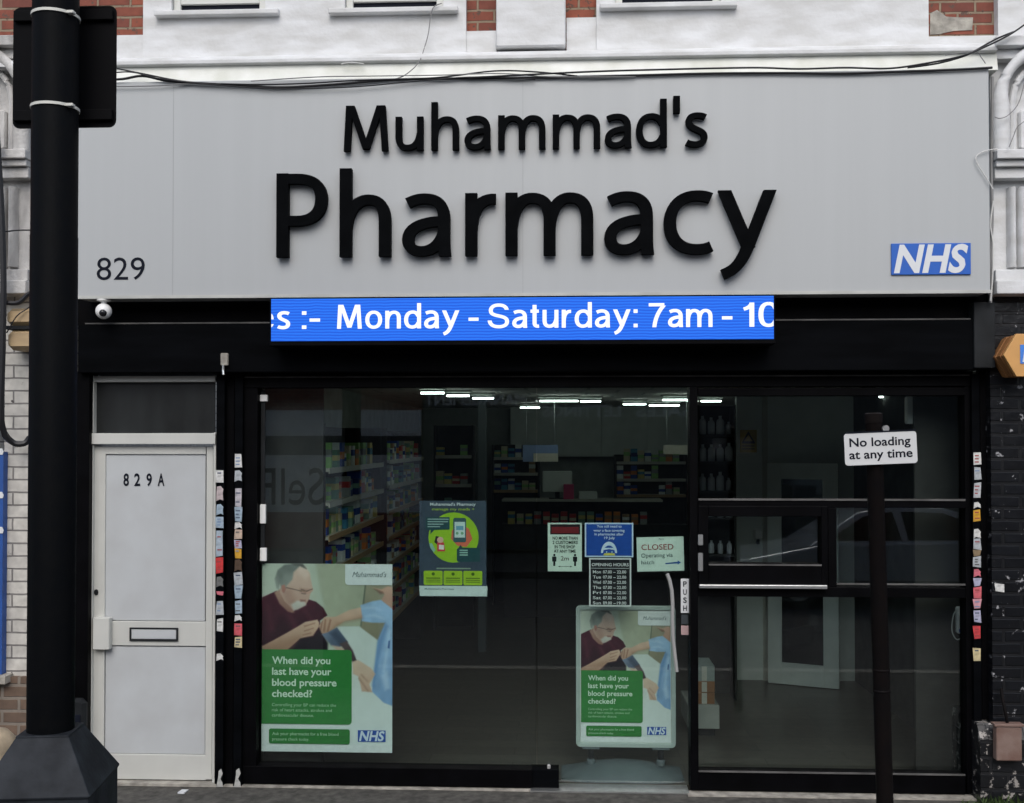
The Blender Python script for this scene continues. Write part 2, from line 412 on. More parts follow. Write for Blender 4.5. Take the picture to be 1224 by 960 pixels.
def stroke(mb, pts, w, y0, y1, X, Z, unit, hcap):
    h = w/2; n = len(pts); L_, R_ = [], []
    for i, p in enumerate(pts):
        a = pts[max(i-1, 0)]; b = pts[min(i+1, n-1)]
        dx, dz = b[0]-a[0], b[1]-a[1]; l = math.hypot(dx, dz) or 1
        nx, nz = -dz/l, dx/l; h = w/2*(1-.17*(dx/l)**2)
        lp = (p[0]+nx*h, p[1]+nz*h); rp = (p[0]-nx*h, p[1]-nz*h)
        if i in (0, n-1) and hcap and abs(dz/l) > .5:      # flat, level stroke ends on the base line or x-height
            e = h/abs(dz/l); sg = 1 if nx > 0 else -1
            lp = (p[0]+sg*e, p[1]); rp = (p[0]-sg*e, p[1])
        L_.append(lp); R_.append(rp)
    f = lambda p, y: (X+p[0]*unit, y, Z+p[1]*unit)
    vs = []; fs = []
    for i in range(n): vs += [f(L_[i], y0), f(R_[i], y0), f(R_[i], y1), f(L_[i], y1)]
    for i in range(n-1):
        a, b = 4*i, 4*i+4
        fs += [(a, b, b+1, a+1), (a+1, b+1, b+2, a+2), (a+2, b+2, b+3, a+3), (a+3, b+3, b, a)]
    fs += [(0, 1, 2, 3), (4*n-1, 4*n-2, 4*n-3, 4*n-4)]
    mb.add(vs, fs)

# ================================================================== SETTING
def sheet(name, x0, x1, y0, y1, z, m):
    return structure(name, MB().box(x0, x1, y0, y1, z-.3, z), m)
sheet('pavement', -40, 40, -3.7, .02, 0, 'asphalt')
sheet('road', -40, 40, -12.0, -3.85, -.12, 'road')
sheet('far_pavement', -40, 40, -15.2, -12.0, 0, 'asphalt')
structure('kerb', MB().box(-40, 40, -3.85, -3.7, -.3, .004), 'concrete')
sheet('ground', -200, 200, -200, 200, -.32, 'road')
mb = MB(); mb.box(-1.95, 3.12, .10, 9.0, -.28, .015)
structure('shop_floor', mb, 'wood_floor')
structure('shop_ceiling', MB().box(-1.95, 3.12, .14, 9.0, 2.80, 2.9), 'ceiling')

# ================================================================== THE BUILDING
B = thing('terrace_building', 'white stucco and red brick terrace building with a pharmacy on its ground floor', 'building', (0, 0, 0))
zt = 8.2
xL, xR = -3.6, 3.75
# brick face of the upper storeys, stucco bays and base course in front of it
zb = W(612, 78, -.02)[1]
link('brick_wall', MB().box(xL, xR, .0, .3, zb, zt), 'brick_red', B)
def stucco(px0, py1, px1, depth, mbx=None, z0=None):
    x0 = W(px0, 20, -depth)[0]; x1 = W(px1, 20, -depth)[0]; zlo = W((px0+px1)/2, py1, -depth)[1]
    return (x0, x1, zlo)
wins = [(205, 317, 13), (412, 530, 10), (735, 862, 4)]
wy = -.07
def bay(px0, px1, windows, base):
    """white rendered window bay with real openings"""
    mb = MB(); x0 = W(px0, 20, wy)[0]; x1 = W(px1, 20, wy)[0]; zlo = W((px0+px1)/2, base, wy)[1]
    xs = x0
    for a, b, y in windows:
        wa, wb, zs = W(a, y, wy)[0], W(b, y, wy)[0], W((a+b)/2, y, wy)[1]
        mb.box(xs, wa, wy, -.002, zlo, zt-.4); mb.box(wa, wb, wy, -.002, zlo, zs); mb.box(wa, wb, wy, -.002, zs+1.7, zt-.4)
        xs = wb
    mb.box(xs, x1, wy, -.002, zlo, zt-.4)
    link('stucco_bay', mb, 'stucco', B)
bay(171, 557, wins[:2], 70)
bay(713, 1110, wins[2:], 68)
x0, x1, zl = stucco(1193, 70, 1300, .07); link('stucco_bay', MB().box(x0, x1, -.07, -.002, zl, zt-.4), 'stucco', B)
x0, x1, zl = stucco(-70, 60, -2, .07)
for (a, b, top, base) in ((134, 171, 42, 70), (557, 593.5, 37, 68), (677, 713, 21, 68), (1110, 1193, 43, 66)):
    xa, xb = W(a, top, -.05)[0], W(b, top, -.05)[0]; z1 = W((a+b)/2, top, -.05)[1]; z0 = W((a+b)/2, base, -.05)[1]
    link('stucco_band', MB().box(xa+.001, xb-.001, -.05, -.002, z0, z1), 'stucco', B)
x0, x1, z0, z1 = R(593, -260, 676, 55, -.12)
link('pilaster', MB().bevbox(x0, x1, -.12, -.002, z0, z1, .01), 'stucco', B)
x0, x1, z0, z1 = R(588, 33, 681, 36, -.10)
for a, b, y in wins:      # sash windows above the course: only their lower rails show in the photograph
    xa, xb, zs = W(a, y, wy)[0], W(b, y, wy)[0], W((a+b)/2, y, wy)[1]
    fr = MB(); t = .05
    fr.box(xa+.002, xa+t, -.035, -.003, zs+.02, zs+1.69).box(xb-t, xb-.002, -.035, -.003, zs+.02, zs+1.69)
    fr.box(xa+t, xb-t, -.033, -.003, zs+.062, zs+.14).box(xa+t, xb-t, -.033, -.003, zs+1.62, zs+1.69).box(xa+t, xb-t, -.034, -.003, zs+.82, zs+.88)
    w = link('window', fr, 'upvc', B, bevel=.004)
    link('pane', MB().box(xa+t, xb-t, -.016, -.010, zs+.141, zs+1.62), 'glass_dark', w)
    link('sash_shadow', MB().box(xa+t, xb-t, -.012, -.004, zs+.013, zs+.0615), 'ink_dark', w)  # dark strip painted for the shadow below the lower sash rail
    sl = MB(); sl.prism_yz([(-.125, zs-.045), (-.125, zs-.012), (-.004, zs+.012), (-.004, zs-.045)], xa-.10, xb+.10)
    link('sill', sl, 'stucco', w, bevel=.006)
cp_ = [(1112, 16), (1120, 12), (1131, 20), (1145, 21), (1163, 21), (1162, 36), (1140, 37), (1122, 41), (1111.5, 41.5)]
link('cement_patch', MB().prism_xz([W(a, b, -.004) for a, b in cp_], -.006, .001), 'concrete', B)
# string course: a real moulded profile running along the front
yc = [(-.002, 66), (-.075, 66), (-.10, 70), (-.20, 77), (-.255, 82), (-.262, 86), (-.262, 93), (-.24, 95), (-.002, 95)]
zf = lambda py, Y=-.2: W(612, py, Y)[1]
z0c = zf(73.5)
prof = [(-.003, z0c+.11), (-.075, z0c+.11), (-.115, z0c+.095), (-.17, z0c+.07), (-.225, z0c+.052), (-.238, z0c+.03), (-.238, z0c+.006), (-.21, z0c), (-.003, z0c)]
xa, xb = W(-60, 70, -.2)[0], W(1190, 60, -.2)[0]
link('string_course', MB().prism_yz(prof, xa, xb), 'stucco', B, bevel=.004)
zs_top = zf(95, -.2)       # top edge of the shop sign
xs0, xs1 = W(92, 220, -.27)[0], W(1183, 220, -.27)[0]
link('fascia_board', MB().prism_yz([(-.205, z0c-.002), (-.225, zs_top+.004), (-.01, zs_top+.004), (-.01, z0c-.002)], xs0-.02, W(1191, 80, -.2)[0]), 'board', B)
# piers and their scrolled brackets left and right of the sign
z_sb = W(612, 352, -.25)[1]
def console(px0, px1, name, flip, tone):
    xa, xb = W(px0, 200, -.2)[0], W(px1, 200, -.2)[0]
    q = lambda py: W((px0+px1)/2, py, -.2)[1]
    r = link(name, MB().box(xa, xb, -.12, .2, q(352), q(42)), tone, B)
    k = MB(); k.box(xa-.005, xb+.005, -.23, -.121, q(200), q(192)).box(xa-.012, xb+.012, -.26, -.121, q(191.9), q(181)).box(xa-.004, xb+.004, -.2, -.121, q(213), q(200.1))
    link('bracket_ledge', k, tone, r, bevel=.006)
    k = MB().box(xa-.012, xb+.012, -.24, -.121, q(352), q(336)).box(xa-.004, xb+.004, -.2, -.121, q(335.9), q(322))
    link('bracket_base', k, tone, r, bevel=.006)
    k = MB(); fx0, fx1 = (xa+.09, xb-.04) if not flip else (xa+.04, xb-.09)
    n = 4; wd = (fx1-fx0)/n
    for i in range(n):
        c = fx0+(i+.5)*wd
        k.add(*half_round(c, wd*.42, -.121, -.185, q(318), q(222)))
    link('bracket_flute', k, tone, r, smooth=True)
    # scroll: a swept rib that curls down from the top ledge
    k = MB(); pts = []
    for i in range(15):
        a = i/14*math.pi*.55
        rx = (xb-xa)*.86
        px = (xb-.02-rx*math.sin(a)) if not flip else (xa+.02+rx*math.sin(a))
        pts.append((px, -.20-.02*math.cos(a), q(118)+ (q(58)-q(118))*math.cos(a)))
    pts.append((pts[-1][0], -.2, q(150))); pts.append((pts[-1][0], -.2, q(182)))
    k.tube(pts, [.045+.012*math.cos(i*.4) for i in range(len(pts))], 10)
    link('bracket_scroll', k, tone, r, smooth=True)
    sg = 1 if not flip else -1; off_ = .085
    ip = [(p[0]+sg*off_*(.35+.65*min(1, i/9)), -.165, p[2]-.03-.05*(1-min(1, i/14))) for i, p in enumerate(pts[2:-1])]; ip.append((ip[-1][0], -.165, q(182)))
    link('bracket_scroll', MB().tube(ip, .022, 8), tone, r, smooth=True)
    px_ = ip[-1][0]+sg*.05
    link('bracket_panel', MB().bevbox(min(px_, px_+sg*.2), max(px_, px_+sg*.2), -.15, -.1205, q(176), q(128), .015), tone, r)
    k = MB(); k.box(xa-.01, xb+.01, -.26, -.121, q(58), q(46)).box(xa-.004, xb+.004, -.2, -.121, q(70), q(58.1))
    link('bracket_cap', k, tone, r, bevel=.006)
    return r
def half_round(c, r, yb, yf, z0, z1, n=8):
    vs, fs = [], []
    for z in (z0, z1):
        for i in range(n+1):
            a = math.pi*i/n; vs.append((c-r*math.cos(a), yb+(yf-yb)*math.sin(a), z))
    for i in range(n): fs.append((i, i+1, n+2+i, n+1+i))
    fs.append(tuple(range(n+1))); fs.append(tuple(range(2*n+1, n, -1)))
    return vs, fs
M['stucco_dirty'] = mat('weathered_stucco', (.62, .61, .59), .8, dirt=(.30, .29, .28), scale=7, bump=.5, bscale=60, stretch=(1, 1, .5))
console(1190, 1262, 'console_pier', False, 'stucco')
console(-40, 33, 'console_pier', True, 'stucco_dirty')
# masonry of the ground floor piers
x0, x1, z0, z1 = R(1185, 352, 1300, 868, -.10)
link('black_brick_pier', MB().box(x0, x1, -.10, .4, z0, z1), 'brick_black', B)
x0, x1, z0, z1 = R(1172, 868, 1310, 941, -.16)
pb = MB(); pb.prism_yz([(-.16, -.02), (-.16, z1-.09), (-.10, z1), (.4, z1), (.4, -.02)], x0, x1)
link('black_brick_plinth', pb, 'brick_black_low', B)
x0, x1, z0, z1 = R(5, 340, 88, 808, -.08)
link('white_brick_pier', MB().box(x0, x1, -.08, .4, z0, z1), 'brick_white', B)
x0b, x1b, z0b, z1b = R(-60, 808, 86, 941, -.12)
link('brown_brick_plinth', MB().box(x0b, x1b, -.12, .4, -.02, z0), 'brick_brown', B)
# shop room walls
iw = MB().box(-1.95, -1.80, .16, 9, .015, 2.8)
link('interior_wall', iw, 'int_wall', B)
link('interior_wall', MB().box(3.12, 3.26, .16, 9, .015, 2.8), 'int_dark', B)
link('interior_wall', MB().box(-1.8, 3.12, 8.85, 9, .015, 2.8), 'int_wall', B)

# ================================================================== NEIGHBOURS AT THE LEFT EDGE
x0, x1, z0, z1 = R(-60, 540, 3, 806, -.14)
h = thing('hoarding', 'blue painted shop hoarding cut by the left edge beside white brick', 'hoarding', (x0, -.14, z0))
link('hoarding_panel', MB().box(x0, x1, -.14, -.082, z0, z1), 'blue_paint', h)
for py, hh in ((540, 6), (592, 8), (634, 9)):
    c = W(1, py, -.145); k = MB().prism_xz([(c[0]-.05, c[1]-.02), (c[0]+.012, c[1]-.02), (c[0]+.018, c[1]), (c[0]+.008, c[1]+.022), (c[0]-.05, c[1]+.024)], -.145, -.141)
    link('hoarding_lettering', k, 'plate_white', h)
link('hoarding_sill', MB().box(x0, x1+.05, -.19, -.083, z0-.055, z0-.002), 'concrete', h, bevel=.004)
# tan roller cassette
x0, x1, z0, z1 = R(5, 368, 70, 418, -.28)
t = thing('awning_cassette', 'tan rounded awning cassette on the white brick pier behind the black column', 'awning', ((x0+x1)/2, -.1, z0))
zm = (z0+z1)/2+.01
link('cassette_body', MB().bevbox(x0, x1, -.28, -.085, zm+.012, z1, .035), 'tan', t, smooth=False)
link('cassette_cover', MB().bevbox(x0+.004, x1-.004, -.27, -.085, z0, zm-.012, .035), 'tan', t)
link('cassette_band', MB().box(x0+.002, x1-.002, -.265, -.085, zm-.0115, zm+.0115), 'grey_dark', t)
x0, x1, z0, z1 = R(-30, 871, 19, 941, -1.0)
x1 = W(19, 905, -1.0)[0]
bo = MB(); bo.lathe([(.17, 0), (.17, .02), (.165, W(8, 895, -1.0)[1]), (.150, W(8, 884, -1.0)[1]), (.11, W(8, 875, -1.0)[1]), (.05, W(8, 871, -1.0)[1])], (x1-.17, -1.0, 0), 24)
tag(link('stone_bollard', bo, 'stone', smooth=True), 'worn tan stone bollard with rounded top half hidden by the black column base', 'bollard')
# dark vent box low down beside the white door
x0, x1, z0, z1 = R(82, 836, 101, 884, -.13)
v = thing('wall_vent', 'dark grey rounded wall vent low down left of the white door', 'vent', ((x0+x1)/2, -.13, z0))
link('vent_body', MB().bevbox(x0, x1, -.13, -.085, z0, z1, .03), 'grey_dark', v)
link('vent_opening', MB().bevbox(x0+.025, x1-.025, -.138, -.131, z0+.07, z1-.1, .006), 'ink_dark', v)

# ================================================================== SHOPFRONT
S = thing('shopfront', 'black framed glazed pharmacy shopfront with roller shutter box and hatch window', 'shopfront', (0, 0, 0))
# recess strip under the sign and the shutter box
x0, x1, z0, z1 = R(88, 352, 1184, 386, -.06)
link('soffit_strip', MB().box(x0, x1, -.06, .25, z0, z1+.1), 'black', S)
x0, x1, z0, z1 = R(93, 385.5, 1164, 444, -.14)
sh = link('shutter_box', MB().box(x0, x1, -.14, .24, z0, z1), 'black_dull', S, bevel=.005)
link('shutter_box_edge', MB().box(x0+.05, x1-.02, -.143, -.128, z1+.003, z1+.012), 'edge_line', sh)
x0e, x1e, z0e, z1e = R(1164.5, 361, 1190, 440, -.16)
link('shutter_box_cap', MB().box(x0e, x1e, -.16, .1, z0e, z1e), 'grey_dark', sh, bevel=.006)
zc0, zc1 = W(612, 463, 0)[1], W(612, 446, 0)[1]
xj0, xj1 = W(289.5, 700, 0)[0], W(1163, 700, 0)[0]
hb = link('head_frame', MB().box(xj0, xj1, -.02, .10, zc0, z0-.002), 'black', S, bevel=.003)
link('frame_edge', MB().box(xj0+.01, xj1-.01, -.028, -.0205, W(612, 451.2, 0)[1], W(612, 449.6, 0)[1]), 'edge_line', hb)  # highlight line of the head frame, put in as a pale strip
zsill = W(612, 919, 0)[1]
link('sill_frame', MB().box(xj0, W(636, 930, 0)[0], -.02, .10, .02, zsill), 'black', S, bevel=.003)
def jamb(px0, px1, py0=463, py1=941, yf=-.015, yb=.10, name='frame_post', m='black'):
    xa, xb = W(px0, 700, yf)[0], W(px1, 700, yf)[0]
    return link(name, MB().box(xa, xb, yf, yb, max(.005, W(612, py1, yf)[1]), W(612, py0, yf)[1]), m, S, bevel=.003)
jamb(289.5, 307); jamb(825, 834.5, yf=-.03); jamb(1154.5, 1163)
# left inner bead with its white fixings
jb = jamb(311, 316, 466, 676, .045, .055, 'glazing_bead', 'grey_dark')
for py0, py1, w in ((472, 480, 9), (603, 626, 7), (655, 671, 8)):
    x0, x1, z0, z1 = R(310.5, py0, 310.5+w, py1, .03)
    link('bead_clip', MB().bevbox(x0, x1, .028, .044, z0, z1, .004), 'white_plastic', jb)
# rails of the shutter and the black gaps beside them
def rail(px0, px1, top, name, m='black_dull', yf=-.05):
    xa, xb = W(px0, 700, yf)[0], W(px1, 700, yf)[0]
    return link(name, MB().box(xa, xb, yf, .05, .005, W((px0+px1)/2, top, yf)[1]), m, S, bevel=.004)
rail(257.5, 267.5, 447, 'shutter_rail'); rail(267.8, 279.3, 445, 'gap_post', 'black', -.005); rail(279.5, 289.3, 447, 'shutter_rail')
rail(1163.2, 1172.8, 447, 'shutter_rail'); rail(1173, 1186, 441, 'gap_post', 'black', -.02)
rail(80, 105.4, 444, 'gap_post', 'black', -.084)
# big left pane and the glass entrance door
def pane(px0, py0, px1, py1, y=.05, name='window_pane', m='glass', parent=None):
    x0, x1, z0, z1 = R(px0, py0, px1, py1, y)
    return link(name, MB().box(x0, x1, y, y+.008, z0, z1), m, parent or S)
pane(307, 462, 641, 920)
D = link('glass_door', MB().box(*R(642.2, 462, 822.4, 935, .05)[:2], .05, .060, *R(642.2, 462, 822.4, 935, .05)[2:]), 'glass', S)
# curved pull handle standing off the door
hp = [(W(797, 686, .0)[0], .0, W(797, 686, .0)[1])]
hp = []
for px, py in ((797.5, 686), (800.5, 694), (803, 706), (804, 722), (803.8, 742), (804.5, 762), (807, 786), (809, 803)):
    x, z = W(px, py, -.02); hp.append((x, -.02, z))
hd = MB().tube(hp, .0125, 10)
link('pull_handle', hd, 'steel', D, smooth=True)
for i in (1, 6):
    link('handle_stud', MB().tube([(hp[i][0], -.012, hp[i][2]), (hp[i][0], .049, hp[i][2])], .008, 8), 'steel', D)
x0, x1, z0, z1 = R(813.8, 692, 823.6, 733, .04)
ps = link('push_plate', MB().bevbox(x0, x1, .040, .0485, z0, z1, .003), 'plate_white', D)
k = MB(); hh = (z1-z0)
for i, ch in enumerate('PUSH'):
    put_text(k, ch, x0+.015, x1-.015, z1-hh*(.225+.235*i), hh*.15, .0385, .02)
link('push_lettering', k, 'ink_dark', ps)
link('push_plate', px_box(814.4, 735, 822.6, 746, .040, .0485), ink((60, 66, 70)), D)
link('push_plate', px_box(814.2, 748, 823, 759, .040, .0485), ink((176, 150, 150)), D)
hb2 = MB(); x0, x1, z0, z1 = R(634, 919, 668, 939, .02)
hb2.box(x0, x1, .0, .12, .012, z1)
link('floor_spring', hb2, 'black_dull', S, bevel=.004)
x0, z = W(656, 917, .02); link('floor_spring_pin', MB().lathe([(.012, 0), (.012, .02), (.006, .026)], (x0, .03, z1+.001), 10), 'steel', S)
# right hand screen: top light, hatch, lower panes
def bar(px0, py0, px1, py1, yf=-.025, yb=.10, name='frame_rail', m='black', parent=None):
    x0, x1, z0, z1 = R(px0, py0, px1, py1, yf)
    return link(name, MB().box(x0, x1, yf, yb, max(z0, .006), z1), m, parent or S, bevel=.003)
bar(834.6, 463.5, 1154.4, 473, -.018)
r = bar(834.6, 597.5, 1154.4, 607)
link('frame_edge', px_box(835, 596.2, 1154, 598.6, -.033, -.0255), 'edge_line', r)
bar(834.6, 702, 1154.4, 714)
bar(990, 607.2, 1000, 701.8)
bar(834.6, 925, 1154.4, 947)
pane(834.7, 473, 1154.3, 597); pane(1000.2, 607.3, 1154.3, 701.7); pane(834.7, 714.3, 1154.3, 924.7)
link('frame_edge', px_box(1000, 697.5, 1154, 699.5, -.012, -.004), 'edge_line', r)
link('frame_edge', px_box(835, 923.3, 1154, 925.3, -.034, -.0265), 'edge_line', r)
hf = MB()
xo0, xo1, zo0, zo1 = R(834.8, 605, 989.8, 702, -.04); xi0, xi1, zi0, zi1 = R(847, 617.5, 990-8, 674, -.04)
hf.box(xo0, xi0, -.04, .06, zo0, zo1).box(xi1, xo1, -.04, .06, zo0, zo1).box(xi0, xi1, -.04, .06, zo0, zi0).box(xi0, xi1, -.04, .06, zi1, zo1)
H = link('hatch_window', hf, 'black', S, bevel=.004)
link('hatch_pane', MB().box(xi0, xi1, .02, .028, zi0, zi1), 'glass', H)
link('hatch_bead', MB().box(xi0, xi1, -.045, -.0405, zi0-.012, zi0-.002), 'edge_line', H)
link('hatch_bar', px_box(836, 699.5, 989, 703.8, -.075, -.026), 'alu', S, bevel=.003)
for py0, py1 in ((639, 652), (661, 683)):
    x0, x1, z0, z1 = R(834.5, py0, 840.5, py1, -.05)
    link('hatch_hinge', MB().bevbox(x0, x1, -.052, -.041, z0, z1, .004), 'alu', H)
# pale strip of the threshold
th_ = MB(); x0, x1, z0, z1 = R(634, 938, 824, 942, -.05)
link('threshold', MB().box(x0, x1, -.06, .1, .003, .013), 'alu', S)
link('mortar_strip', MB().box(W(822, 940, -.08)[0], W(1166, 940, -.08)[0], -.10, .0, .002, .012), 'concrete', S)
link('mortar_strip', MB().box(W(256, 940, -.06)[0], W(640, 940, -.06)[0], -.05, .0, .002, .010), 'concrete', S)

# ================================================================== THE FLAT DOOR
x0, x1, z0, z1 = R(105.5, 449, 257.3, 936, -.02)
FD = thing('flat_door', 'white panelled flat door with letterbox and number 829A beside the shopfront', 'door', ((x0+x1)/2, 0, 0))
def fbox(a, b, c, d, yf, yb, name, m, par=FD, bv=.003):
    return link(name, px_box(a, b, c, d, yf, yb), m, par, bevel=bv)
fr = MB(); px_box(105.5, 449, 110.3, 936, -.03, .08, fr); px_box(254.2, 517, 257.3, 936, -.03, .08, fr); px_box(110.4, 449.5, 257.3, 456.5, -.028, .08, fr)
link('door_frame', fr, 'upvc', FD, bevel=.003)
x0, x1, z0, z1 = R(110.4, 457, 257, 517.5, .02)
tl = link('transom_window', MB().box(x0, x1, .02, .03, z0, z1), 'dusty_glass', FD)
fbox(107, 518, 257.2, 531, -.045, .08, 'transom_bar', 'upvc')
lf = MB()
def leaf(a, b, c, d): px_box(a, b, c, d, .0, .05, lf)
leaf(110.5, 534, 125, 932); leaf(246, 534, 254, 932); leaf(125.1, 534, 245.9, 543); leaf(125.1, 743, 245.9, 772); leaf(125.1, 902, 245.9, 932)
link('door_leaf', lf, 'upvc', FD, bevel=.003)
fbox(125.6, 544, 245.4, 742.2, .012, .045, 'door_panel', 'upvc_panel', bv=.006)
fbox(125.6, 773, 245.4, 901.2, .012, .045, 'door_panel', 'upvc_panel', bv=.006)
# letterbox: dark surround and a white flap
x0, x1, z0, z1 = R(154.5, 750.5, 212.5, 766.5, -.012)
lb = MB(); tt = .011
lb.box(x0, x1, -.012, -.0005, z1-tt, z1).box(x0, x1, -.012, -.0005, z0, z0+tt).box(x0, x0+tt, -.012, -.0005, z0+tt, z1-tt).box(x1-tt, x1, -.012, -.0005, z0+tt, z1-tt)
L_ = link('letterbox', lb, 'grey_dark', FD, bevel=.002)
link('flap', MB().box(x0+tt+.002, x1-tt-.002, -.009, -.0006, z0+tt+.003, z1-tt-.001), 'upvc_panel', L_, bevel=.003)
x0, x1, z0, z1 = R(110.5, 738.5, 130.5, 777, -.05)
link('lock_cover', MB().bevbox(x0, x1, -.05, -.001, z0, z1, .006), 'upvc', FD)
x0, z = W(115, 708, -.004)
link('keyhole', MB().prism_xz([(x0+.014*math.cos(a), z+.02*math.sin(a)) for a in [i*math.pi/6 for i in range(12)]], -.008, -.0005), 'grey_dark', FD)
k = MB()
for ch, a, b in (('8', 147.5, 154), ('2', 160.5, 167.5), ('9', 175, 181.5), ('A', 188.5, 196.5)):
    px_text(k, ch, a, b, 580.5, 14, .009, .022)
link('door_number', k, 'ink_dark', FD)
link('door_sill', MB().box(W(104, 935, -.06)[0], W(258, 935, -.06)[0], -.06, .05, .003, .022), 'concrete', FD)

# ================================================================== THE SHOP SIGN
zsb, zst = W(612, 353, -.27)[1], zs_top
FS = thing('shop_sign', 'long pale grey shop sign with raised black letters and a small blue health plate', 'sign', ((xs0+xs1)/2, -.2, zsb))
ys = -.27
fp = MB().box(xs0, xs1, ys, -.05, zsb, zst)
pl = link('sign_panel', fp, 'panel', FS, bevel=.006)
link('sign_trim', MB().box(xs0-.002, xs1+.002, ys-.006, ys+.002, zsb-.006, zsb+.014), mat('sign_trim', (.46, .465, .44), .5, var=.1), FS)
for px in (207, 625):       # joints between the panel's sheets
    x = W(px, 220, ys)[0]
    link('panel_joint', MB().box(x-.0012, x+.0012, ys-.0012, ys+.001, zsb+.015, zst-.004), 'joint', pl)
def letters(word, spots, base_px, unit_px, yf, yb, sw=SW):
    zb_ = W(612, base_px, yf)[1]
    u = W(612, base_px-unit_px, yf)[1]-zb_
    for ch, px in zip(word, spots):
        x = W(px, base_px, yf)[0]; mbx = MB()
        for i, st in enumerate(G[ch]):
            stroke(mbx, st, sw, yf+.0006*i, yb, x, zb_, u, True)
        link('letter', mbx, 'letter', FS)
def wpx(px): return px
letters("Muhammad's", [410.6, 472.5, 515.3, 555, 595.3, 660.6, 723, 760.3, 805.0, 819.6], 178.0, 40.4, ys-.048, ys-.012)
letters("Pharmacy", [330, 405.6, 480.4, 555.8, 604, 722.4, 793.4, 859], 305.2, 75, ys-.06, ys-.015)
k = px_text(MB(), '829', 115.5, 173, 334.5, 26.5, ys-.0022, -.003); link('number_lettering', k, 'ink_dark', FS)
x0, x1, z0, z1 = R(1065, 291, 1160, 328.5, ys-.004)
hp_ = link('health_plate', MB().box(x0, x1, ys-.012, ys-.0005, z0, z1), 'nhs_blue', FS, bevel=.002)
k = MB(); w_ = x1-x0; put_text(k, 'NHS', x0+w_*.03, x1-w_*.035, z0+(z1-z0)*.09, (z1-z0)*.83, ys-.0135, .032, .22)
link('plate_lettering', k, 'plate_white', hp_)

# ================================================================== LED DISPLAY
x0, x1, z0, z1 = R(324, 355.5, 925, 406.5, -.36)
LD = thing('led_display', 'bright blue scrolling led display under the shop sign showing opening times', 'display', ((x0+x1)/2, -.3, z0))
link('display_case', MB().box(x0-.012, x1+.012, -.352, -.145, z0-.03, z1+.002), 'black', LD, bevel=.004)
link('display_face', MB().box(x0, x1, -.358, -.3525, z0, z1), 'led_blue', LD)
import bmesh
lx = lambda px: W(px, 380, -.36)[0]
base = W(612, 392.0, -.36)[1]; cap = W(612, 363.2, -.36)[1]-base
dox = OFF[LD.name].x
for body, a, b in (('es', 306, 346.5), ('.', 361, 366), ('*', 361, 366), ('-', 370, 382.5), ('Monday', 403, 548.5), ('-', 560, 572), ('Saturday:', 583.5, 762), ('7am', 775.5, 851.5), ('-', 863, 875.5), ('10', 889, 931)):
    k = stroke_word(MB(), body, lx(a), lx(b), base, cap/1.35, -.3592, .215)
    tx = link('display_lettering', k, 'led_white', LD)
    bm = bmesh.new(); bm.from_mesh(tx.data)      # the scrolling text runs off both ends of the screen
    bmesh.ops.bisect_plane(bm, geom=bm.verts[:]+bm.edges[:]+bm.faces[:], plane_co=(x0-dox+.002, 0, 0), plane_no=(-1, 0, 0), clear_outer=True)
    bmesh.ops.bisect_plane(bm, geom=bm.verts[:]+bm.edges[:]+bm.faces[:], plane_co=(x1-dox-.002, 0, 0), plane_no=(1, 0, 0), clear_outer=True)
    bm.to_mesh(tx.data); bm.free()

# ================================================================== SMALL THINGS ON THE FRONT
x, z = W(122, 371.5, -.26)
dc = thing('dome_camera', 'small white dome security camera below the left end of the sign', 'camera', (x, -.07, z))
link('camera_base', MB().lathe([(.016, .045), (.018, .06), (.045, .068), (.045, zsb-.0065-z)], (x, -.235, z), 20), 'white_plastic', dc, smooth=True)
link('camera_ball', MB().sphere((x, -.235, z), .052), 'white_plastic', dc, smooth=True)
link('camera_lens', MB().sphere((x+.010, -.268, z-.014), .0255), 'lens', dc, smooth=True)
x0, x1, z0, z1 = R(263, 422, 272, 437, -.17)
sb = thing('shutter_bracket', 'small pale metal bracket on the shutter box above the white door', 'bracket', ((x0+x1)/2, -.15, z0))
link('bracket_plate', MB().bevbox(x0, x1, -.165, -.1445, z0, z1, .006), 'concrete', sb)
link('bracket_hook', MB().tube([(x0+.02, -.16, z0+.005), (x0+.018, -.16, z0-.03), (x0+.022, -.165, z0-.06)], .008, 8), 'alu', sb)
# orange hexagonal sign on the right pier
cx, cz = W(1230, 424.5, -.34); rr = 29/190
hx = thing('hexagon_sign', 'orange hexagonal sign with blue square cut by the right edge of the photo', 'sign', (cx, -.1, cz))
hexp = [(cx+rr*math.cos(a*math.pi/3), cz+rr*math.sin(a*math.pi/3)) for a in range(6)]
link('hexagon_face', MB().prism_xz(hexp, -.34, -.31), 'orange', hx, bevel=.003)
k = MB()
for i in range(5):
    s_ = .97 if i % 2 else .93
    k.prism_xz([(cx+(a-cx)*s_, cz+(b-cz)*s_) for a, b in hexp], -.309+i*.04, -.270+i*.04)
link('hexagon_edge', k, 'rib', hx)
x0, x1, z0, z1 = R(1219.5, 412, 1262, 434.5, -.342)
lg = link('hexagon_plate', MB().box(x0, x1, -.343, -.3405, z0, z1), ink((70, 130, 215)), hx)
k = put_text(MB(), 'NHS', x0+.012, x1-.012, z0+.012, (z1-z0)*.75, -.3445, .032, .22); link('plate_lettering', k, 'plate_white', lg)
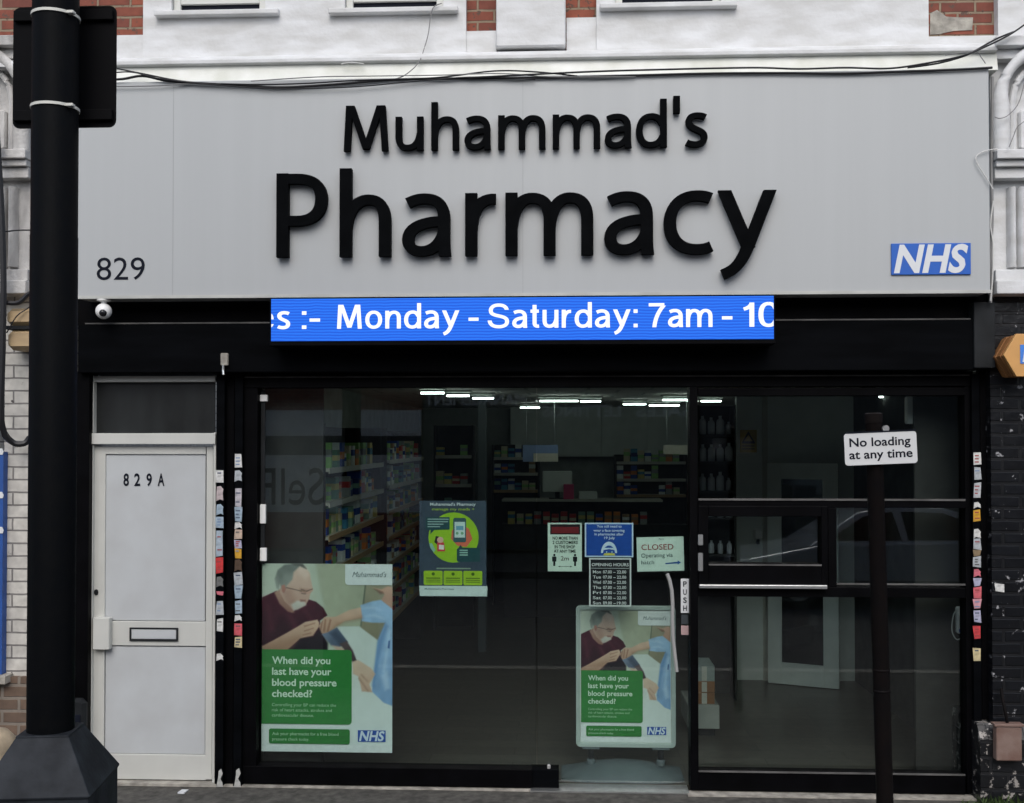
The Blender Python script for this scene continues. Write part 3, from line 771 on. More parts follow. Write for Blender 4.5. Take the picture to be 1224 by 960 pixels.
# brown service box on the right plinth
x0, x1, z0, z1 = R(1191, 869, 1222, 910, -.22)
mbx = thing('meter_box', 'rusty brown metal box on the black plinth at the bottom right', 'box', ((x0+x1)/2, -.17, z0))
link('box_body', MB().box(x0, x1, -.22, -.158, z0, z1), 'box_brown', mbx, bevel=.008)
link('box_cover', MB().box(x0-.012, x1+.012, -.228, -.158, z1+.001, z1+.018), 'box_brown', mbx, bevel=.004)
xp, zp = W(1204, 868, -.19); link('box_pipe', MB().tube([(xp, -.19, z1+.019), (xp-.01, -.19, z1+.08), (xp-.012, -.15, z1+.16), (xp-.012, -.13, z1+.22)], .010, 10), 'rust', mbx, smooth=True)

# ================================================================== LAMP COLUMN WITH THE BACK OF A SIGN
dP = 4.3
def at_depth(px, py, d):
    p = CAM + (fwd + right*((px-612)/F) + up*(-(py-PY0)/F))*(d/1.0)
    return p
c = at_depth(62.5, 600, dP); cX, cY = c.x, c.y
LC = thing('lamp_column', 'thick black street column with two pale straps and a square flared base', 'column', (cX, cY, 0))
r0 = 27.0*dP/F
zsh0, zsh1 = at_depth(62, 951, dP-.2).z, at_depth(62, 881, dP-.1).z
link('column_shaft', MB().lathe([(r0*.99, zsh1-.02), (r0*1.0, 3.1), (r0*.985, 3.102), (r0*.985, 7.5)], (cX, cY, 0), 40), 'column', LC, smooth=True)
s0, s1 = .205, .1
bs = MB()
BR = RAD(8)       # the base stands turned a little to the kerb
def rot8(x, y): return (cX+x*math.cos(BR)-y*math.sin(BR), cY+x*math.sin(BR)+y*math.cos(BR))
def sq(h, z): return [(*rot8(a*h, b*h), z) for a, b in ((-1, -1), (1, -1), (1, 1), (-1, 1))]
bs.add(sq(s0, 0)+sq(s0, zsh0-.012)+sq(s0+.006, zsh0-.006)+sq(s0+.006, zsh0)+sq(s1, zsh1)+sq(s1, zsh1+.008),
       [(3, 2, 1, 0)]+[(4*k+i, 4*k+(i+1) % 4, 4*k+4+(i+1) % 4, 4*k+4+i) for k in range(5) for i in range(4)]+[(20, 21, 22, 23)])
link('column_base', bs, 'column_base', LC, bevel=.004)
ad = MB().box(-.14, .14, -s0-.006, -s0-.0005, .12, .72); ad.v = [(*rot8(p[0], p[1]), p[2]) for p in ad.v]
link('access_door', ad, 'column_base', LC, bevel=.003)
for py in (17, 128):
    z = at_depth(62, py, dP).z
    st = MB(); st.lathe([(r0+.001, z-.006), (r0+.003, z-.0055), (r0+.003, z+.0055), (r0+.001, z+.006)], (cX, cY, 0), 40)
    link('strap', st, 'strap', LC, smooth=True)
    link('strap_buckle', MB().bevbox(cX+r0*.80, cX+r0*1.12, cY-r0*.72, cY-r0*.45, z-.008, z+.004, .002), 'strap', LC)
# sign plate behind it (its plain back faces us)
yS = cY+r0+.05
p0, p1 = W(15.5, 80, yS)[0], W(139, 80, yS)[0]
q0, q1 = W(78, 153, yS)[1], W(78, 8, yS)[1]
RS = thing('road_sign', 'black back of a rounded rectangular road sign strapped behind the thick column', 'sign', ((p0+p1)/2, yS, q0))
rc = .03; pts = []
for (ax, az, a0) in ((p1-rc, q1-rc, 0), (p0+rc, q1-rc, 90), (p0+rc, q0+rc, 180), (p1-rc, q0+rc, 270)):
    for i in range(6): a = RAD(a0+18*i); pts.append((ax+rc*math.cos(a), az+rc*math.sin(a)))
link('sign_plate', MB().prism_xz(pts, yS, yS+.004), mat('black_sign_back', (.003, .003, .0038), .6, spec=.06), RS)
for py in (20, 139):
    z = W(78, py, yS)[1]
    link('sign_channel', MB().box(p0+.01, p1-.01, yS-.02, yS-.0008, z-.022, z+.022), mat('black_channel', (.0035, .0035, .0042), .6, spec=.06) if py == 20 else bpy.data.materials['black_channel'], RS, bevel=.003)

# ================================================================== NO LOADING SIGN ON ITS POST
dN = 5.0
b0 = at_depth(1059, 960, dN)
NP = thing('sign_post', 'slim leaning black post carrying the no loading plate', 'post', (b0.x+.01, b0.y, 0))
xN, yN = b0.x+.01, b0.y
ztop = at_depth(1045, 493, dN).z
pr = [(.038, 0), (.038, ztop-.05), (.0385, ztop-.049), (.041, ztop-.03), (.041, ztop-.005), (.03, ztop)]
link('post_shaft', MB().lathe(pr[:3]+[(.036, ztop-.048)], (xN, yN, 0), 24), 'rust', NP, smooth=True)
link('post_cap', MB().lathe([(.040, ztop-.047), (.041, ztop-.03), (.041, ztop-.006), (.03, ztop)], (xN, yN, 0), 24), 'rust', NP, smooth=True)
for py in (826, 801):
    z = at_depth(1055, py, dN).z
    link('post_collar', MB().lathe([(.0385, z-.006), (.0405, z-.003), (.0405, z+.003), (.0385, z+.006)], (xN, yN, 0), 24), 'rust', NP, smooth=True)
NP.rotation_euler = (0, RAD(-1.35), 0)
lean = math.tan(RAD(1.35))
zc = at_depth(1047.5, 536, dN-.05).z; xc = xN-lean*zc+.012; yP = yN-.055
NL = thing('loading_sign', 'small white plate reading No loading at any time', 'sign', (xc, yP, zc))
wN, hN = 86*4.93/F/2, 38.5*4.93/F/2
def rrect(x0, x1, z0, z1, r, n=5):
    out = []
    for (ax, az, a0) in ((x1-r, z1-r, 0), (x0+r, z1-r, 90), (x0+r, z0+r, 180), (x1-r, z0+r, 270)):
        for i in range(n+1):
            a = RAD(a0+90*i/n); out.append((ax+r*math.cos(a), az+r*math.sin(a)))
    return out
link('plate_body', MB().prism_xz(rrect(xc-wN, xc+wN, zc-hN, zc+hN, .014), yP-.004, yP+.001), 'sign_white', NL)
link('plate_rim', MB().box(xc-wN+.01, xc+wN, yP-.006, yP+.016, zc+hN+.0005, zc+hN+.007), 'ink_dark', NL)
k = MB()
put_text(k, 'No loading', xc-wN*.86, xc+wN*.83, zc+hN*.17, hN*.52, yP-.0052, .018)
put_text(k, 'at any time', xc-wN*.88, xc+wN*.87, zc-hN*.60, hN*.52, yP-.0052, .018)
link('plate_lettering', k, 'ink_dark', NL)
link('plate_clip', MB().box(xc-.05, xc+.05, yP+.0015, yP+.016, zc-.03, zc+.03), 'grey_dark', NL)
x, z = xc+.03, zc+hN+.008
link('plate_bolt', MB().tube([(x, yP+.002, z+.008), (x, yP+.02, z+.008)], .016, 10), 'alu', NL)
NL.rotation_euler = (0, RAD(-2.4), 0)
# ================================================================== STICKERS
def sticker(px0, px1, py0, py1, rgb, label, yf, group, skew=None, torn=False):
    x0, x1, z0, z1 = R(px0, py0, px1, py1, yf)
    j = lambda s=.006: random.uniform(-s, s)
    pts = [(x0+j(), z0+j()), (x1+j(), z0+j()), (x1+j(), z1+j()), (x0+j(), z1+j())]
    if torn:
        pts = [(x0, z0), ((x0+x1)/2+j(.01), z0+.012), (x1, z0+.004), (x1-.004, (z0+z1)/2), (x1, z1-.02), (x1-.018, z1), (x0+.004, z1-.004)]
    o = link('sticker', MB().prism_xz(pts, yf-.0022, yf-.0006), sticker_mat(rgb), None)
    if not torn and z1-z0 > .05:      # a few printed lines
        w_ = x1-x0; n = random.choice((1, 2, 3)); im = ink(random.choice(((70, 80, 100), (90, 90, 90), (150, 70, 70), (120, 140, 170))))
        for q in range(n):
            zz = z1-(z1-z0)*(.25+.5*q/max(1, n-1))
            link('printed_mark', MB().box(x0+w_*.16, x1-w_*random.uniform(.16, .45), yf-.0029, yf-.0023, zz-.004, zz+.004), im, o)
    return tag(o, label, 'sticker', group)
def sticker_mat(rgb):
    key = ('st',)+tuple(rgb)
    if key not in M:
        c = s2l(rgb); M[key] = mat('sticker_paper_%d_%d_%d' % tuple(rgb), c, .5, dirt=tuple(v*.55 for v in c), scale=34)
    return M[key]
gA, gB, gC = 'stickers on the rail beside the white door', 'stickers on the rail beside the big window', 'stickers on the rail at the right end'
WH, PG, PB, LI, RD, PK, YE, BR, CR = (232,232,228), (190,196,200), (170,190,205), (190,190,215), (215,60,60), (225,120,135), (225,170,50), (90,70,55), (220,205,160)
railA = [(562,576,WH,'white square sticker topmost on the rail beside the white door',0), (581,599,(205,190,190),'pinkish grey torn sticker second from top on rail beside white door',1),
 (602.5,616,PB,'pale blue torn sticker on door side rail, third from the top',1), (617,631,PB,'pale blue square sticker on door side rail, just under the torn blue one',0),
 (634,665,(180,195,208),'tall pale blue sticker right above the red one beside the white door',0), (667,685,RD,'bright red sticker on the rail beside the white door',0),
 (689,702,(120,120,118),'grimy grey sticker under the red one beside the white door',1), (706,711.5,PK,'thin pink strip sticker on the rail beside the white door',0),
 (718,734,PG,'pale grey sticker below the thin pink strip beside the white door',0), (739.5,755,WH,'white square sticker at letterbox height beside the white door',0),
 (781,790,WH,'small white torn sticker lowest on the rail beside the white door',1)]
railB = [(543.5,559,WH,'white square sticker topmost on the rail left of the big window',0), (562,576,PG,'pale grey torn sticker second from top left of the big window',1),
 (584,605.5,(205,200,205),'tall pale lilac grey sticker third from top left of big window',0), (606.5,623,PB,'pale blue sticker above the small white one left of big window',0),
 (624,632.5,WH,'small white torn sticker left of big window, between two pale ones',1), (633.5,644,(215,190,170),'cream and pink sticker left of big window, above the lilac one',0),
 (645,655,LI,'small lilac sticker directly above the yellow one',0), (656,667,YE,'bright yellow sticker on the rail left of the big window',0),
 (668.5,683,BR,'dark brown printed sticker directly under the yellow one',1), (684,699,PG,'pale grey sticker under the dark brown one',0),
 (700,716,PB,'upper pale blue sticker of the pair above poster edge level',0), (718,734,(176,196,212),'lower pale blue sticker of the pair beside the poster',0),
 (735,743,WH,'small white torn sticker directly above the salmon pink one',1), (744.5,760,(225,100,110),'salmon pink sticker on rail beside the blood pressure poster',0),
 (761,774,CR,'pale yellow sticker lowest on the rail beside the blood pressure poster',0)]
railC = [(541,556,WH,'white square sticker topmost on the right end rail',0), (559,574,PG,'pale grey sticker second from top on the right end rail',0),
 (577,594,(200,204,208),'pale grey sticker third from top on the right end rail',0), (600,608,WH,'small torn white sticker above the yellow one on right rail',1),
 (609,623,YE,'yellow sticker on the right end rail',0), (632,644,WH,'white torn sticker below the yellow one on right rail',1), (644.5,657,PG,'grey sticker between white torn and brown stickers on right rail',0),
 (658,665,(150,130,100),'small brown printed sticker on the right end rail',0), (665.5,678,PG,'grey sticker directly under the small brown one on right rail',0),
 (680,690,PK,'torn pink sticker on right rail above the pale one',1), (691,700,LI,'small pale lilac sticker between pink ones on the right rail',0),
 (702,715.5,(225,110,120),'plain salmon pink sticker on the right rail',0), (716.5,728,(225,165,175),'washed out pink sticker under the salmon pink one on right rail',0),
 (729,744,LI,'pale lilac sticker above the red one on the right rail',0), (748,764,(215,70,75),'bright red sticker on the right end rail',0), (774,789,CR,'cream sticker lowest on the right end rail',0)]
for lst, a, b, g in ((railA, 258.5, 267, gA), (railB, 280.3, 289.3, gB), (railC, 1163.6, 1172.4, gC)):
    for y0, y1, rgb, lab, torn in lst:
        sticker(a, b, y0, y1, rgb, lab, -.0505, g, torn=bool(torn))
sticker(93.5, 103.5, 600, 613, (225,95,105), 'pink sticker on the black post left of the white door', -.0305, 'stickers on the post left of the door')
sticker(94, 101.5, 656, 672, CR, 'cream sticker on the black post left of the white door', -.0305, 'stickers on the post left of the door')
sticker(1189.5, 1201, 698, 707, WH, 'small tilted white sticker on the black brick pier', -.1005, 'stickers on the black brick pier')
for (a, b, y0, y1, wh) in ((258.5, 266.5, 919, 941, 'door'), (279.5, 288, 918, 941, 'window')):
    x0, x1, z0, z1 = R(a, y0, b, y1, -.052)
    pts = [(x0, max(.004, z0)), (x1, max(.004, z0)), (x1-.004, z0+.03), (x0+.028, z0+.055), (x1-.002, z0+.09), (x1-.012, z1), (x0+.016, z1-.015), (x0+.012, z0+.06)]
    o = link('peeled_sticker', MB().prism_xz(pts, -.0525, -.0507), sticker_mat((200, 200, 195)))
    tag(o, 'ragged white scrap at the foot of the rail beside the %s' % ('white door' if wh == 'door' else 'big window'), 'sticker', 'scraps at the foot of the rails')

# ================================================================== POSTERS AND NOTICES
import numpy as np
def _photo():
    """the poster's printed photograph as a fine grid of colours: soft edged shapes laid over each other"""
    nx, nyy = 235, 330
    X, Y = np.meshgrid(np.linspace(313, 469, nx), np.linspace(674, 890, nyy))
    img = np.zeros((nyy, nx, 3)); rg = np.random.default_rng(3)
    lin = lambda c: np.array(c, float)
    def lump(n):
        g = rg.random((n+3, n+3)); u = (X-313)/156*n; v = (Y-674)/216*n
        i, j = v.astype(int), u.astype(int); fu, fv = u-j, v-i; fu = fu*fu*(3-2*fu); fv = fv*fv*(3-2*fv)
        return (g[i, j]*(1-fu)+g[i, j+1]*fu)*(1-fv)+(g[i+1, j]*(1-fu)+g[i+1, j+1]*fu)*fv-.5
    tex = lump(9)*.6+lump(28)*.5
    def lay(pts, c1, c2=None, soft=1.0, ax=(0, 1), tx=.08, k=3, op=1.0):
        P = [(300+a/6.8, (660 if k == 3 else 770)+b/6.8) for a, b in pts]
        n = len(P); d = np.full(X.shape, 1e9); ins = np.zeros(X.shape, bool)
        for q in range(n):
            (x0, y0), (x1, y1) = P[q], P[(q+1) % n]
            ex, ey = x1-x0, y1-y0; t = np.clip(((X-x0)*ex+(Y-y0)*ey)/(ex*ex+ey*ey+1e-9), 0, 1)
            d = np.minimum(d, np.hypot(X-x0-t*ex, Y-y0-t*ey))
            if y0 != y1:
                cr = ((Y >= min(y0, y1)) & (Y < max(y0, y1)) & (X < x0+(Y-y0)*ex/ey)); ins ^= cr
        sd = np.where(ins, d, -d); a = np.clip(sd/soft*.5+.5, 0, 1); a = (a*a*(3-2*a)*op)[..., None]
        col = lin(c1)[None, None]
        if c2 is not None:
            pr = X*ax[0]+Y*ax[1]; vals = [p[0]*ax[0]+p[1]*ax[1] for p in P]; t = np.clip((pr-min(vals))/(max(vals)-min(vals)), 0, 1)[..., None]
            col = lin(c1)*(1-t)+lin(c2)*t
        img[:] = img*(1-a)+col*(1+tx*tex[..., None])*a
    big = [(0, 0), (1300, 0), (1300, 1600), (0, 1600)]
    lay(big, (206, 214, 198), (176, 186, 164), ax=(1, 0), tx=.05)
    lay([(0, 1395), (1300, 1395), (1300, 1700), (0, 1700)], (222, 229, 226), None, 1, tx=0)
    lay([(520, 60), (1300, 60), (1300, 700), (640, 610), (560, 300)], (178, 184, 160), (160, 166, 142), 3, (1, 0))
    lay([(930, 200), (1300, 200), (1300, 800), (1000, 720), (890, 610)], (160, 158, 134), (132, 126, 102), 1.2)
    lay([(926, 250), (938, 250), (900, 600), (888, 600)], (110, 116, 100), None, .8)
    lay([(330, 60), (348, 60), (520, 330), (540, 610), (520, 610), (500, 330)], (196, 202, 182), None, 3)
    lay([(690, 605), (880, 603), (1040, 720), (1010, 1000), (1300, 1300), (1300, 1700), (700, 1700), (760, 790)], (206, 216, 208), (222, 232, 228), 1.2, tx=.04)
    lay([(640, 800), (860, 905), (1000, 1100), (1000, 1200), (800, 1100), (700, 900)], (214, 222, 214), None, 6, op=.6)
    shirt = [(60, 385), (205, 318), (240, 420), (330, 492), (420, 430), (450, 380), (530, 405), (590, 455), (622, 515), (560, 560), (620, 820), (60, 820)]
    lay(shirt, (84, 36, 50), (50, 22, 34), .9, tx=.25)
    for f_ in ([(120, 420), (150, 430), (190, 640), (150, 650)], [(420, 470), (440, 460), (520, 560), (490, 575)], [(300, 520), (330, 510), (380, 610), (350, 620)]): lay(f_, (104, 50, 62), None, 4, op=.5)
    lay([(225, 520), (260, 520), (330, 660), (250, 690), (180, 720)], (44, 18, 28), None, 5, op=.6)
    lay([(320, 820), (400, 705), (510, 690), (565, 620), (625, 740), (625, 820)], (40, 28, 38), (26, 20, 28), 2, tx=.3)
    lay([(188, 332), (240, 300), (330, 380), (350, 497), (300, 488), (232, 425)], (186, 150, 132), (150, 110, 96), 1.5)      # neck
    face = [(245, 262), (330, 150), (380, 106), (440, 120), (478, 175), (492, 255), (504, 305), (484, 330), (474, 380), (444, 432), (385, 465), (340, 470), (270, 400), (235, 330)]
    lay(face, (224, 196, 178), (196, 162, 144), 1.0, (0, 1), tx=.06)
    lay([(250, 300), (330, 300), (380, 420), (350, 470), (300, 440)], (176, 138, 122), None, 5, op=.55)
    lay([(380, 110), (440, 122), (470, 180), (440, 220), (390, 180)], (236, 212, 196), None, 4, op=.7)
    lay([(398, 300), (470, 306), (480, 326), (440, 338), (402, 326)], (158, 120, 106), None, 2.5, op=.75)
    lay([(448, 318), (500, 300), (504, 312), (478, 336), (452, 340)], (206, 164, 146), None, 1.5)
    lay([(205, 295), (192, 220), (215, 148), (270, 106), (350, 94), (420, 98), (448, 138), (395, 116), (345, 165), (335, 225), (290, 275), (270, 330), (245, 300), (232, 265), (225, 310)], (120, 126, 120), (158, 164, 154), 1.6, tx=.3)
    lay([(330, 96), (420, 98), (450, 136), (400, 112), (350, 110)], (92, 90, 86), None, 1.6, op=.8)
    lay([(245, 275), (272, 266), (284, 300), (268, 337), (250, 320)], (196, 140, 124), (170, 116, 104), 1.2)
    lay([(345, 472), (325, 430), (372, 398), (435, 406), (448, 432), (402, 456), (372, 472)], (214, 210, 198), (190, 186, 174), 2, tx=.15)
    lay([(398, 388), (442, 390), (446, 402), (404, 405)], (140, 92, 86), None, 1.4, op=.8)
    for f_ in ([(285, 287), (412, 316), (410, 322), (285, 294)], [(408, 300), (440, 314), (440, 320), (408, 308)], [(408, 336), (446, 340), (446, 345), (408, 341)], [(446, 318), (500, 297), (502, 303), (448, 326)]): lay(f_, (88, 78, 70), None, .8, op=.8)
    lay([(70, 780), (180, 722), (300, 655), (380, 608), (440, 570), (540, 550), (556, 575), (552, 610), (505, 682), (400, 704), (340, 760), (260, 830), (70, 830)], (222, 190, 164), (170, 132, 108), 1.1)
    lay([(70, 800), (200, 760), (340, 700), (400, 690), (340, 765), (250, 830), (70, 840)], (160, 122, 98), None, 6, op=.6)
    for f_ in ([(430, 600), (520, 575), (524, 583), (434, 612)], [(430, 640), (510, 615), (512, 624), (434, 650)], [(420, 672), (490, 655), (490, 664), (422, 682)]): lay(f_, (158, 116, 96), None, 1.2, op=.7)
    lay([(890, 430), (985, 398), (1060, 386), (1170, 470), (1300, 600), (1300, 1300), (1080, 1220), (985, 1130), (1030, 720), (1092, 572), (990, 572), (900, 560)], (160, 192, 220), (128, 166, 204), 1.2, tx=.15)
    lay([(1092, 572), (1110, 600), (1045, 850), (1000, 1100), (985, 1080), (1030, 720)], (104, 142, 184), None, 3, op=.8)
    for f_ in ([(910, 450), (1000, 440), (1060, 470), (1000, 462)], [(930, 520), (1010, 500), (1080, 540), (1000, 520)], [(1120, 620), (1140, 640), (1090, 980), (1070, 970)], [(1060, 1000), (1110, 960), (1130, 1100), (1090, 1120)]): lay(f_, (190, 214, 234), None, 3, op=.7)
    lay([(1118, 720), (1130, 715), (1126, 780), (1112, 776)], (50, 84, 140), None, 1)
    lay([(985, 285), (1060, 300), (1110, 276), (1200, 300), (1200, 500), (1060, 388), (1085, 340)], (206, 168, 146), (176, 136, 116), 1.2)
    lay([(1000, 296), (1070, 318), (1080, 335), (1050, 340)], (120, 84, 72), None, 1.5, op=.7)
    lay([(894, 448), (904, 532), (760, 562), (690, 606), (640, 658), (600, 690), (572, 655), (551, 600), (598, 530), (690, 526), (800, 470)], (218, 186, 162), (184, 148, 124), 1.1)
    lay([(700, 580), (900, 522), (905, 540), (760, 570), (660, 640)], (150, 114, 92), None, 4, op=.6)
    for f_ in ([(602, 545), (612, 550), (600, 650), (588, 645)], [(642, 545), (654, 552), (630, 650), (618, 645)], [(574, 570), (584, 560), (572, 640), (562, 630)]): lay(f_, (146, 104, 86), None, 1.3, op=.75)
    lay([(575, 668), (620, 655), (700, 612), (790, 730), (720, 775), (655, 762)], (124, 138, 158), (70, 82, 102), 1.2, (1, 0), tx=.2)
    lay([(640, 660), (690, 640), (770, 735), (725, 760)], (66, 76, 94), None, 2.5, op=.7)
    lay([(660, 760), (725, 770), (790, 800), (700, 800)], (206, 176, 156), None, 2)
    lay([(720, 745), (780, 722), (830, 800), (870, 905), (830, 900), (790, 830)], (96, 80, 82), (70, 58, 62), 1.2)
    lay([(826, 142), (872, 126), (975, 190), (1012, 240), (964, 322), (985, 388), (903, 382), (876, 262), (830, 240)], (222, 198, 174), (196, 164, 142), 1.4, k=4)
    for f_ in ([(900, 240), (955, 300), (948, 306), (892, 250)], [(880, 262), (960, 378), (950, 384), (872, 280)]): lay(f_, (160, 128, 108), None, 1.6, k=4, op=.6)
    return X, Y, np.clip(img, 0, 255)
PHOTO = _photo()
_m, _nt, _b = new_mat('printed_photograph'); _b.inputs['Roughness'].default_value = .5; _b.inputs['Specular IOR Level'].default_value = .3
_a = _nt.nodes.new('ShaderNodeVertexColor'); _a.layer_name = 'print'; _nt.links.new(_a.outputs['Color'], _b.inputs['Base Color']); M['photo'] = _m
def print_photo(mapf, y, r):
    X, Y, img = PHOTO; ny, nx = X.shape; mb = MB()
    a0, b1 = mapf(313, 674); a1, b0 = mapf(469, 890)
    mb.v = [(a0+(a1-a0)*i/(nx-1), y, b1+(b0-b1)*j/(ny-1)) for j in range(ny) for i in range(nx)]
    mb.f = [((j+1)*nx+i, (j+1)*nx+i+1, j*nx+i+1, j*nx+i) for j in range(ny-1) for i in range(nx-1)]
    o = link('photo_print', mb, 'photo', r)
    c = img.reshape(-1, 3)/255; c = np.where(c <= .04045, c/12.92, ((c+.055)/1.055)**2.4)
    at = o.data.color_attributes.new('print', 'FLOAT_COLOR', 'POINT')
    at.data.foreach_set('color', np.concatenate([c, np.ones((len(c), 1))], 1).astype(np.float32).ravel())
PX0, PY0_, PX1, PY1_ = 313.0, 674.0, 469.0, 899.0
def bp_poster(name, label, mapf, y, parent=None, textbold=.012):
    """the blood pressure poster: printed layers a fraction of a millimetre apart on one sheet"""
    c = mapf((PX0+PX1)/2, PY1_)
    r = parent if parent is not None else thing(name, label, 'poster', (c[0], y, c[1]))
    D_ = .0005
    def poly(nm, m, pts, lev, par=None):
        return link(nm, MB().flat([mapf(*p) for p in pts], y-lev*D_), m, par or r)
    z3 = lambda L: [(300+a/6.8, 660+b/6.8) for a, b in L]
    z4 = lambda L: [(300+a/6.8, 770+b/6.8) for a, b in L]
    rect = lambda a, b, c_, d: [(a, b), (c_, b), (c_, d), (a, d)]
    def rr(a, b, c_, d, r_, corners='1111'):
        out = []
        for (ax, ay, a0, k) in ((c_-r_, d-r_, 0, 0), (a+r_, d-r_, 90, 1), (a+r_, b+r_, 180, 2), (c_-r_, b+r_, 270, 3)):
            if corners[k] == '1':
                for i in range(5): t = RAD(a0+22.5*i); out.append((ax+r_*math.cos(t), ay+r_*math.sin(t)))
            else:
                out.append(((c_ if k in (0, 3) else a), (d if k < 2 else b)))
        return out
    sh_ = MB(); a = mapf(PX0, PY1_); b = mapf(PX1, PY0_)
    sh_.box(a[0], b[0], y, y+.0015, a[1], b[1]); link('sheet', sh_, ink((222, 229, 226)), r)
    print_photo(mapf, y-D_, r)
    poly('green_panel', ink((52, 132, 62)), rr(PX0+.2, 776.6, 420.6, 865.8, 4, '1001'), 9)
    poly('green_strip', ink((44, 124, 54)), rr(322, 871.4, 418.5, 889.4, 2.5), 9)
    poly('logo_corner', ink((222, 229, 226)), rr(412.5, PY0_+.2, PX1-.2, 699, 4, '0100'), 9)
    def txt(body, a_, b_, base_, cap_, bold, lev, mbx, shear=0):
        p = mapf(a_, base_); q = mapf(b_, base_); t = mapf(a_, base_-cap_)
        put_text(mbx, body, p[0], q[0], p[1], t[1]-p[1], y-lev*D_, bold, shear)
    k = MB()
    for i, (s, b_) in enumerate((('When did you', 395), ('last have your', 396.5), ('blood pressure', 402.5), ('checked?', 373.5))):
        txt(s, 325.5, b_, 793.6+13.25*i, 8.2, textbold+.01, 10, k)
    link('headline_lettering', k, ink((214, 236, 214)), r)
    k = MB()
    for i, (s, b_) in enumerate((('Controlling your BP can reduce the', 402), ('risk of heart attacks, strokes and', 397), ('cardiovascular disease.', 375.5))):
        txt(s, 325.5, b_, 844.6+6.2*i, 3.6, 0, 10, k)
    txt('Ask your pharmacist for a free blood', 326, 405, 879.2, 3.6, .004, 10, k); txt('pressure check today.', 326, 370, 885.6, 3.6, 0, 10, k)
    link('small_lettering', k, ink((176, 214, 176)), r)
    k = MB(); txt("Muhammad's", 421, 462, 689.5, 6.2, 0, 10, k, .35); link('logo_lettering', k, ink((70, 92, 92)), r)
    a = mapf(428, 886); b = mapf(461.2, 872.2)
    hp = link('health_plate', MB().flat([a, (b[0], a[1]), b, (a[0], b[1])], y-9*D_), ink((40, 84, 168)), r)
    k = MB(); txt('NHS', 429.5, 460, 884.6, 11, .03, 10, k, .22); link('plate_lettering', k, ink((214, 228, 236)), hp)
    return r
bp_poster('wall_poster', 'large blood pressure poster taped inside the big window, man with cuff over green text', lambda a, b: (W(a, 786, .066)[0], W(391, b, .066)[1]), .066)

# navy and lime poster
def npx(y): return lambda a, b: (W(a, 656, y)[0], W(542, b, y)[1])
yq = .0655
NV = thing('wall_poster', 'navy and lime green poster with a phone picture inside the big window', 'poster', (W(541, 656, yq)[0], yq, W(541, 713, yq)[1]))
def npoly(nm, m, pts, lev, par=NV):
    y = yq-lev*.0006; f = npx(yq)
    return link(nm, MB().flat([f(*p) for p in pts], y), m, par)
z1q = lambda L: [(490+a/7.38, 590+b/7.38) for a, b in L]
f = npx(yq); a = f(501.2, 713); b = f(581.3, 598.6)
link('sheet', MB().box(a[0], b[0], yq, yq+.0015, a[1], b[1]), ink((56, 70, 84)), NV)
circ = lambda cx_, cy_, r_, n=28: [(cx_+r_*math.cos(2*math.pi*i/n), cy_+r_*math.sin(2*math.pi*i/n)) for i in range(n)]
npoly('lime_disc', ink((150, 196, 40)), z1q(circ(385, 388, 222)), 1)
npoly('coral_patch', ink((214, 110, 84)), z1q([(370, 330), (430, 250), (520, 310), (552, 400), (500, 470), (420, 462), (362, 400)]), 2)
ph = npoly('printed_phone', ink((60, 92, 96)), z1q([(382, 225), (392, 215), (486, 215), (496, 225), (496, 420), (486, 430), (392, 430), (382, 420)]), 3)
npoly('phone_screen', ink((200, 222, 214)), z1q([(394, 250), (486, 250), (486, 388), (394, 388)]), 4, NV)
npoly('screen_box', ink((110, 164, 184)), z1q([(408, 285), (472, 285), (472, 322), (408, 322)]), 5)
for cx_ in (417, 461): npoly('screen_dot', ink((120, 170, 130)), z1q(circ(cx_, 350, 13, 10)), 5)
npoly('speech_bubble', ink((34, 74, 78)), z1q([(150, 208), (350, 208), (350, 318), (215, 322), (180, 360), (182, 322), (140, 316), (140, 214)]), 3)
k = MB()
for i, wd in enumerate((185, 180, 140, 110)):
    yy = 222+i*22; k.flat([npx(yq)(*p) for p in z1q([(156, yy), (156+wd, yy), (156+wd, yy+9), (156, yy+9)])], yq-.0024)
link('bubble_text_line', k, ink((150, 178, 172)), NV)
npoly('speech_bubble', ink((30, 72, 76)), z1q([(430, 478), (446, 450), (462, 476), (618, 478), (618, 600), (425, 602), (414, 590), (414, 490)]), 3)
k = MB()
for yy in (495, 515, 536): k.flat([npx(yq)(*p) for p in z1q([(438, yy), (510, yy), (510, yy+11), (438, yy+11)])], yq-.0024)
link('bubble_text_line', k, ink((150, 190, 176)), NV)
npoly('printed_hair', ink((36, 30, 34)), z1q([(215, 430), (228, 375), (255, 380), (262, 430), (240, 450)]), 2)
npoly('printed_face', ink((222, 180, 160)), z1q(circ(268, 410, 28, 14)), 3)
npoly('printed_dress', ink((206, 60, 70)), z1q([(240, 432), (300, 432), (312, 510), (240, 512)]), 3)
npoly('printed_paper', ink((226, 226, 220)), z1q([(256, 452), (300, 455), (300, 495), (256, 492)]), 4)
npoly('printed_plant', ink((140, 190, 170)), z1q([(170, 440), (195, 440), (226, 500), (210, 520), (180, 480)]), 2)
for i in range(3):
    x_ = 122+175*i; cd_ = npoly('lime_card', ink((158, 196, 44)), z1q([(x_+6, 682), (x_+160, 682), (x_+166, 690), (x_+166, 800), (x_+158, 808), (x_+8, 808), (x_, 798), (x_, 690)]), 2)
    npoly('card_dot', ink((70, 104, 30)), z1q(circ(x_+84, 710, 15, 10)), 3)
    k = MB()
    for yy, hh in ((742, 9), (762, 6), (778, 6)):
        k.flat([npx(yq)(*p) for p in z1q([(x_+22, yy), (x_+146, yy), (x_+146, yy+hh), (x_+22, yy+hh)])], yq-.0018)
    link('card_text_line', k, ink((84, 112, 34)), NV)
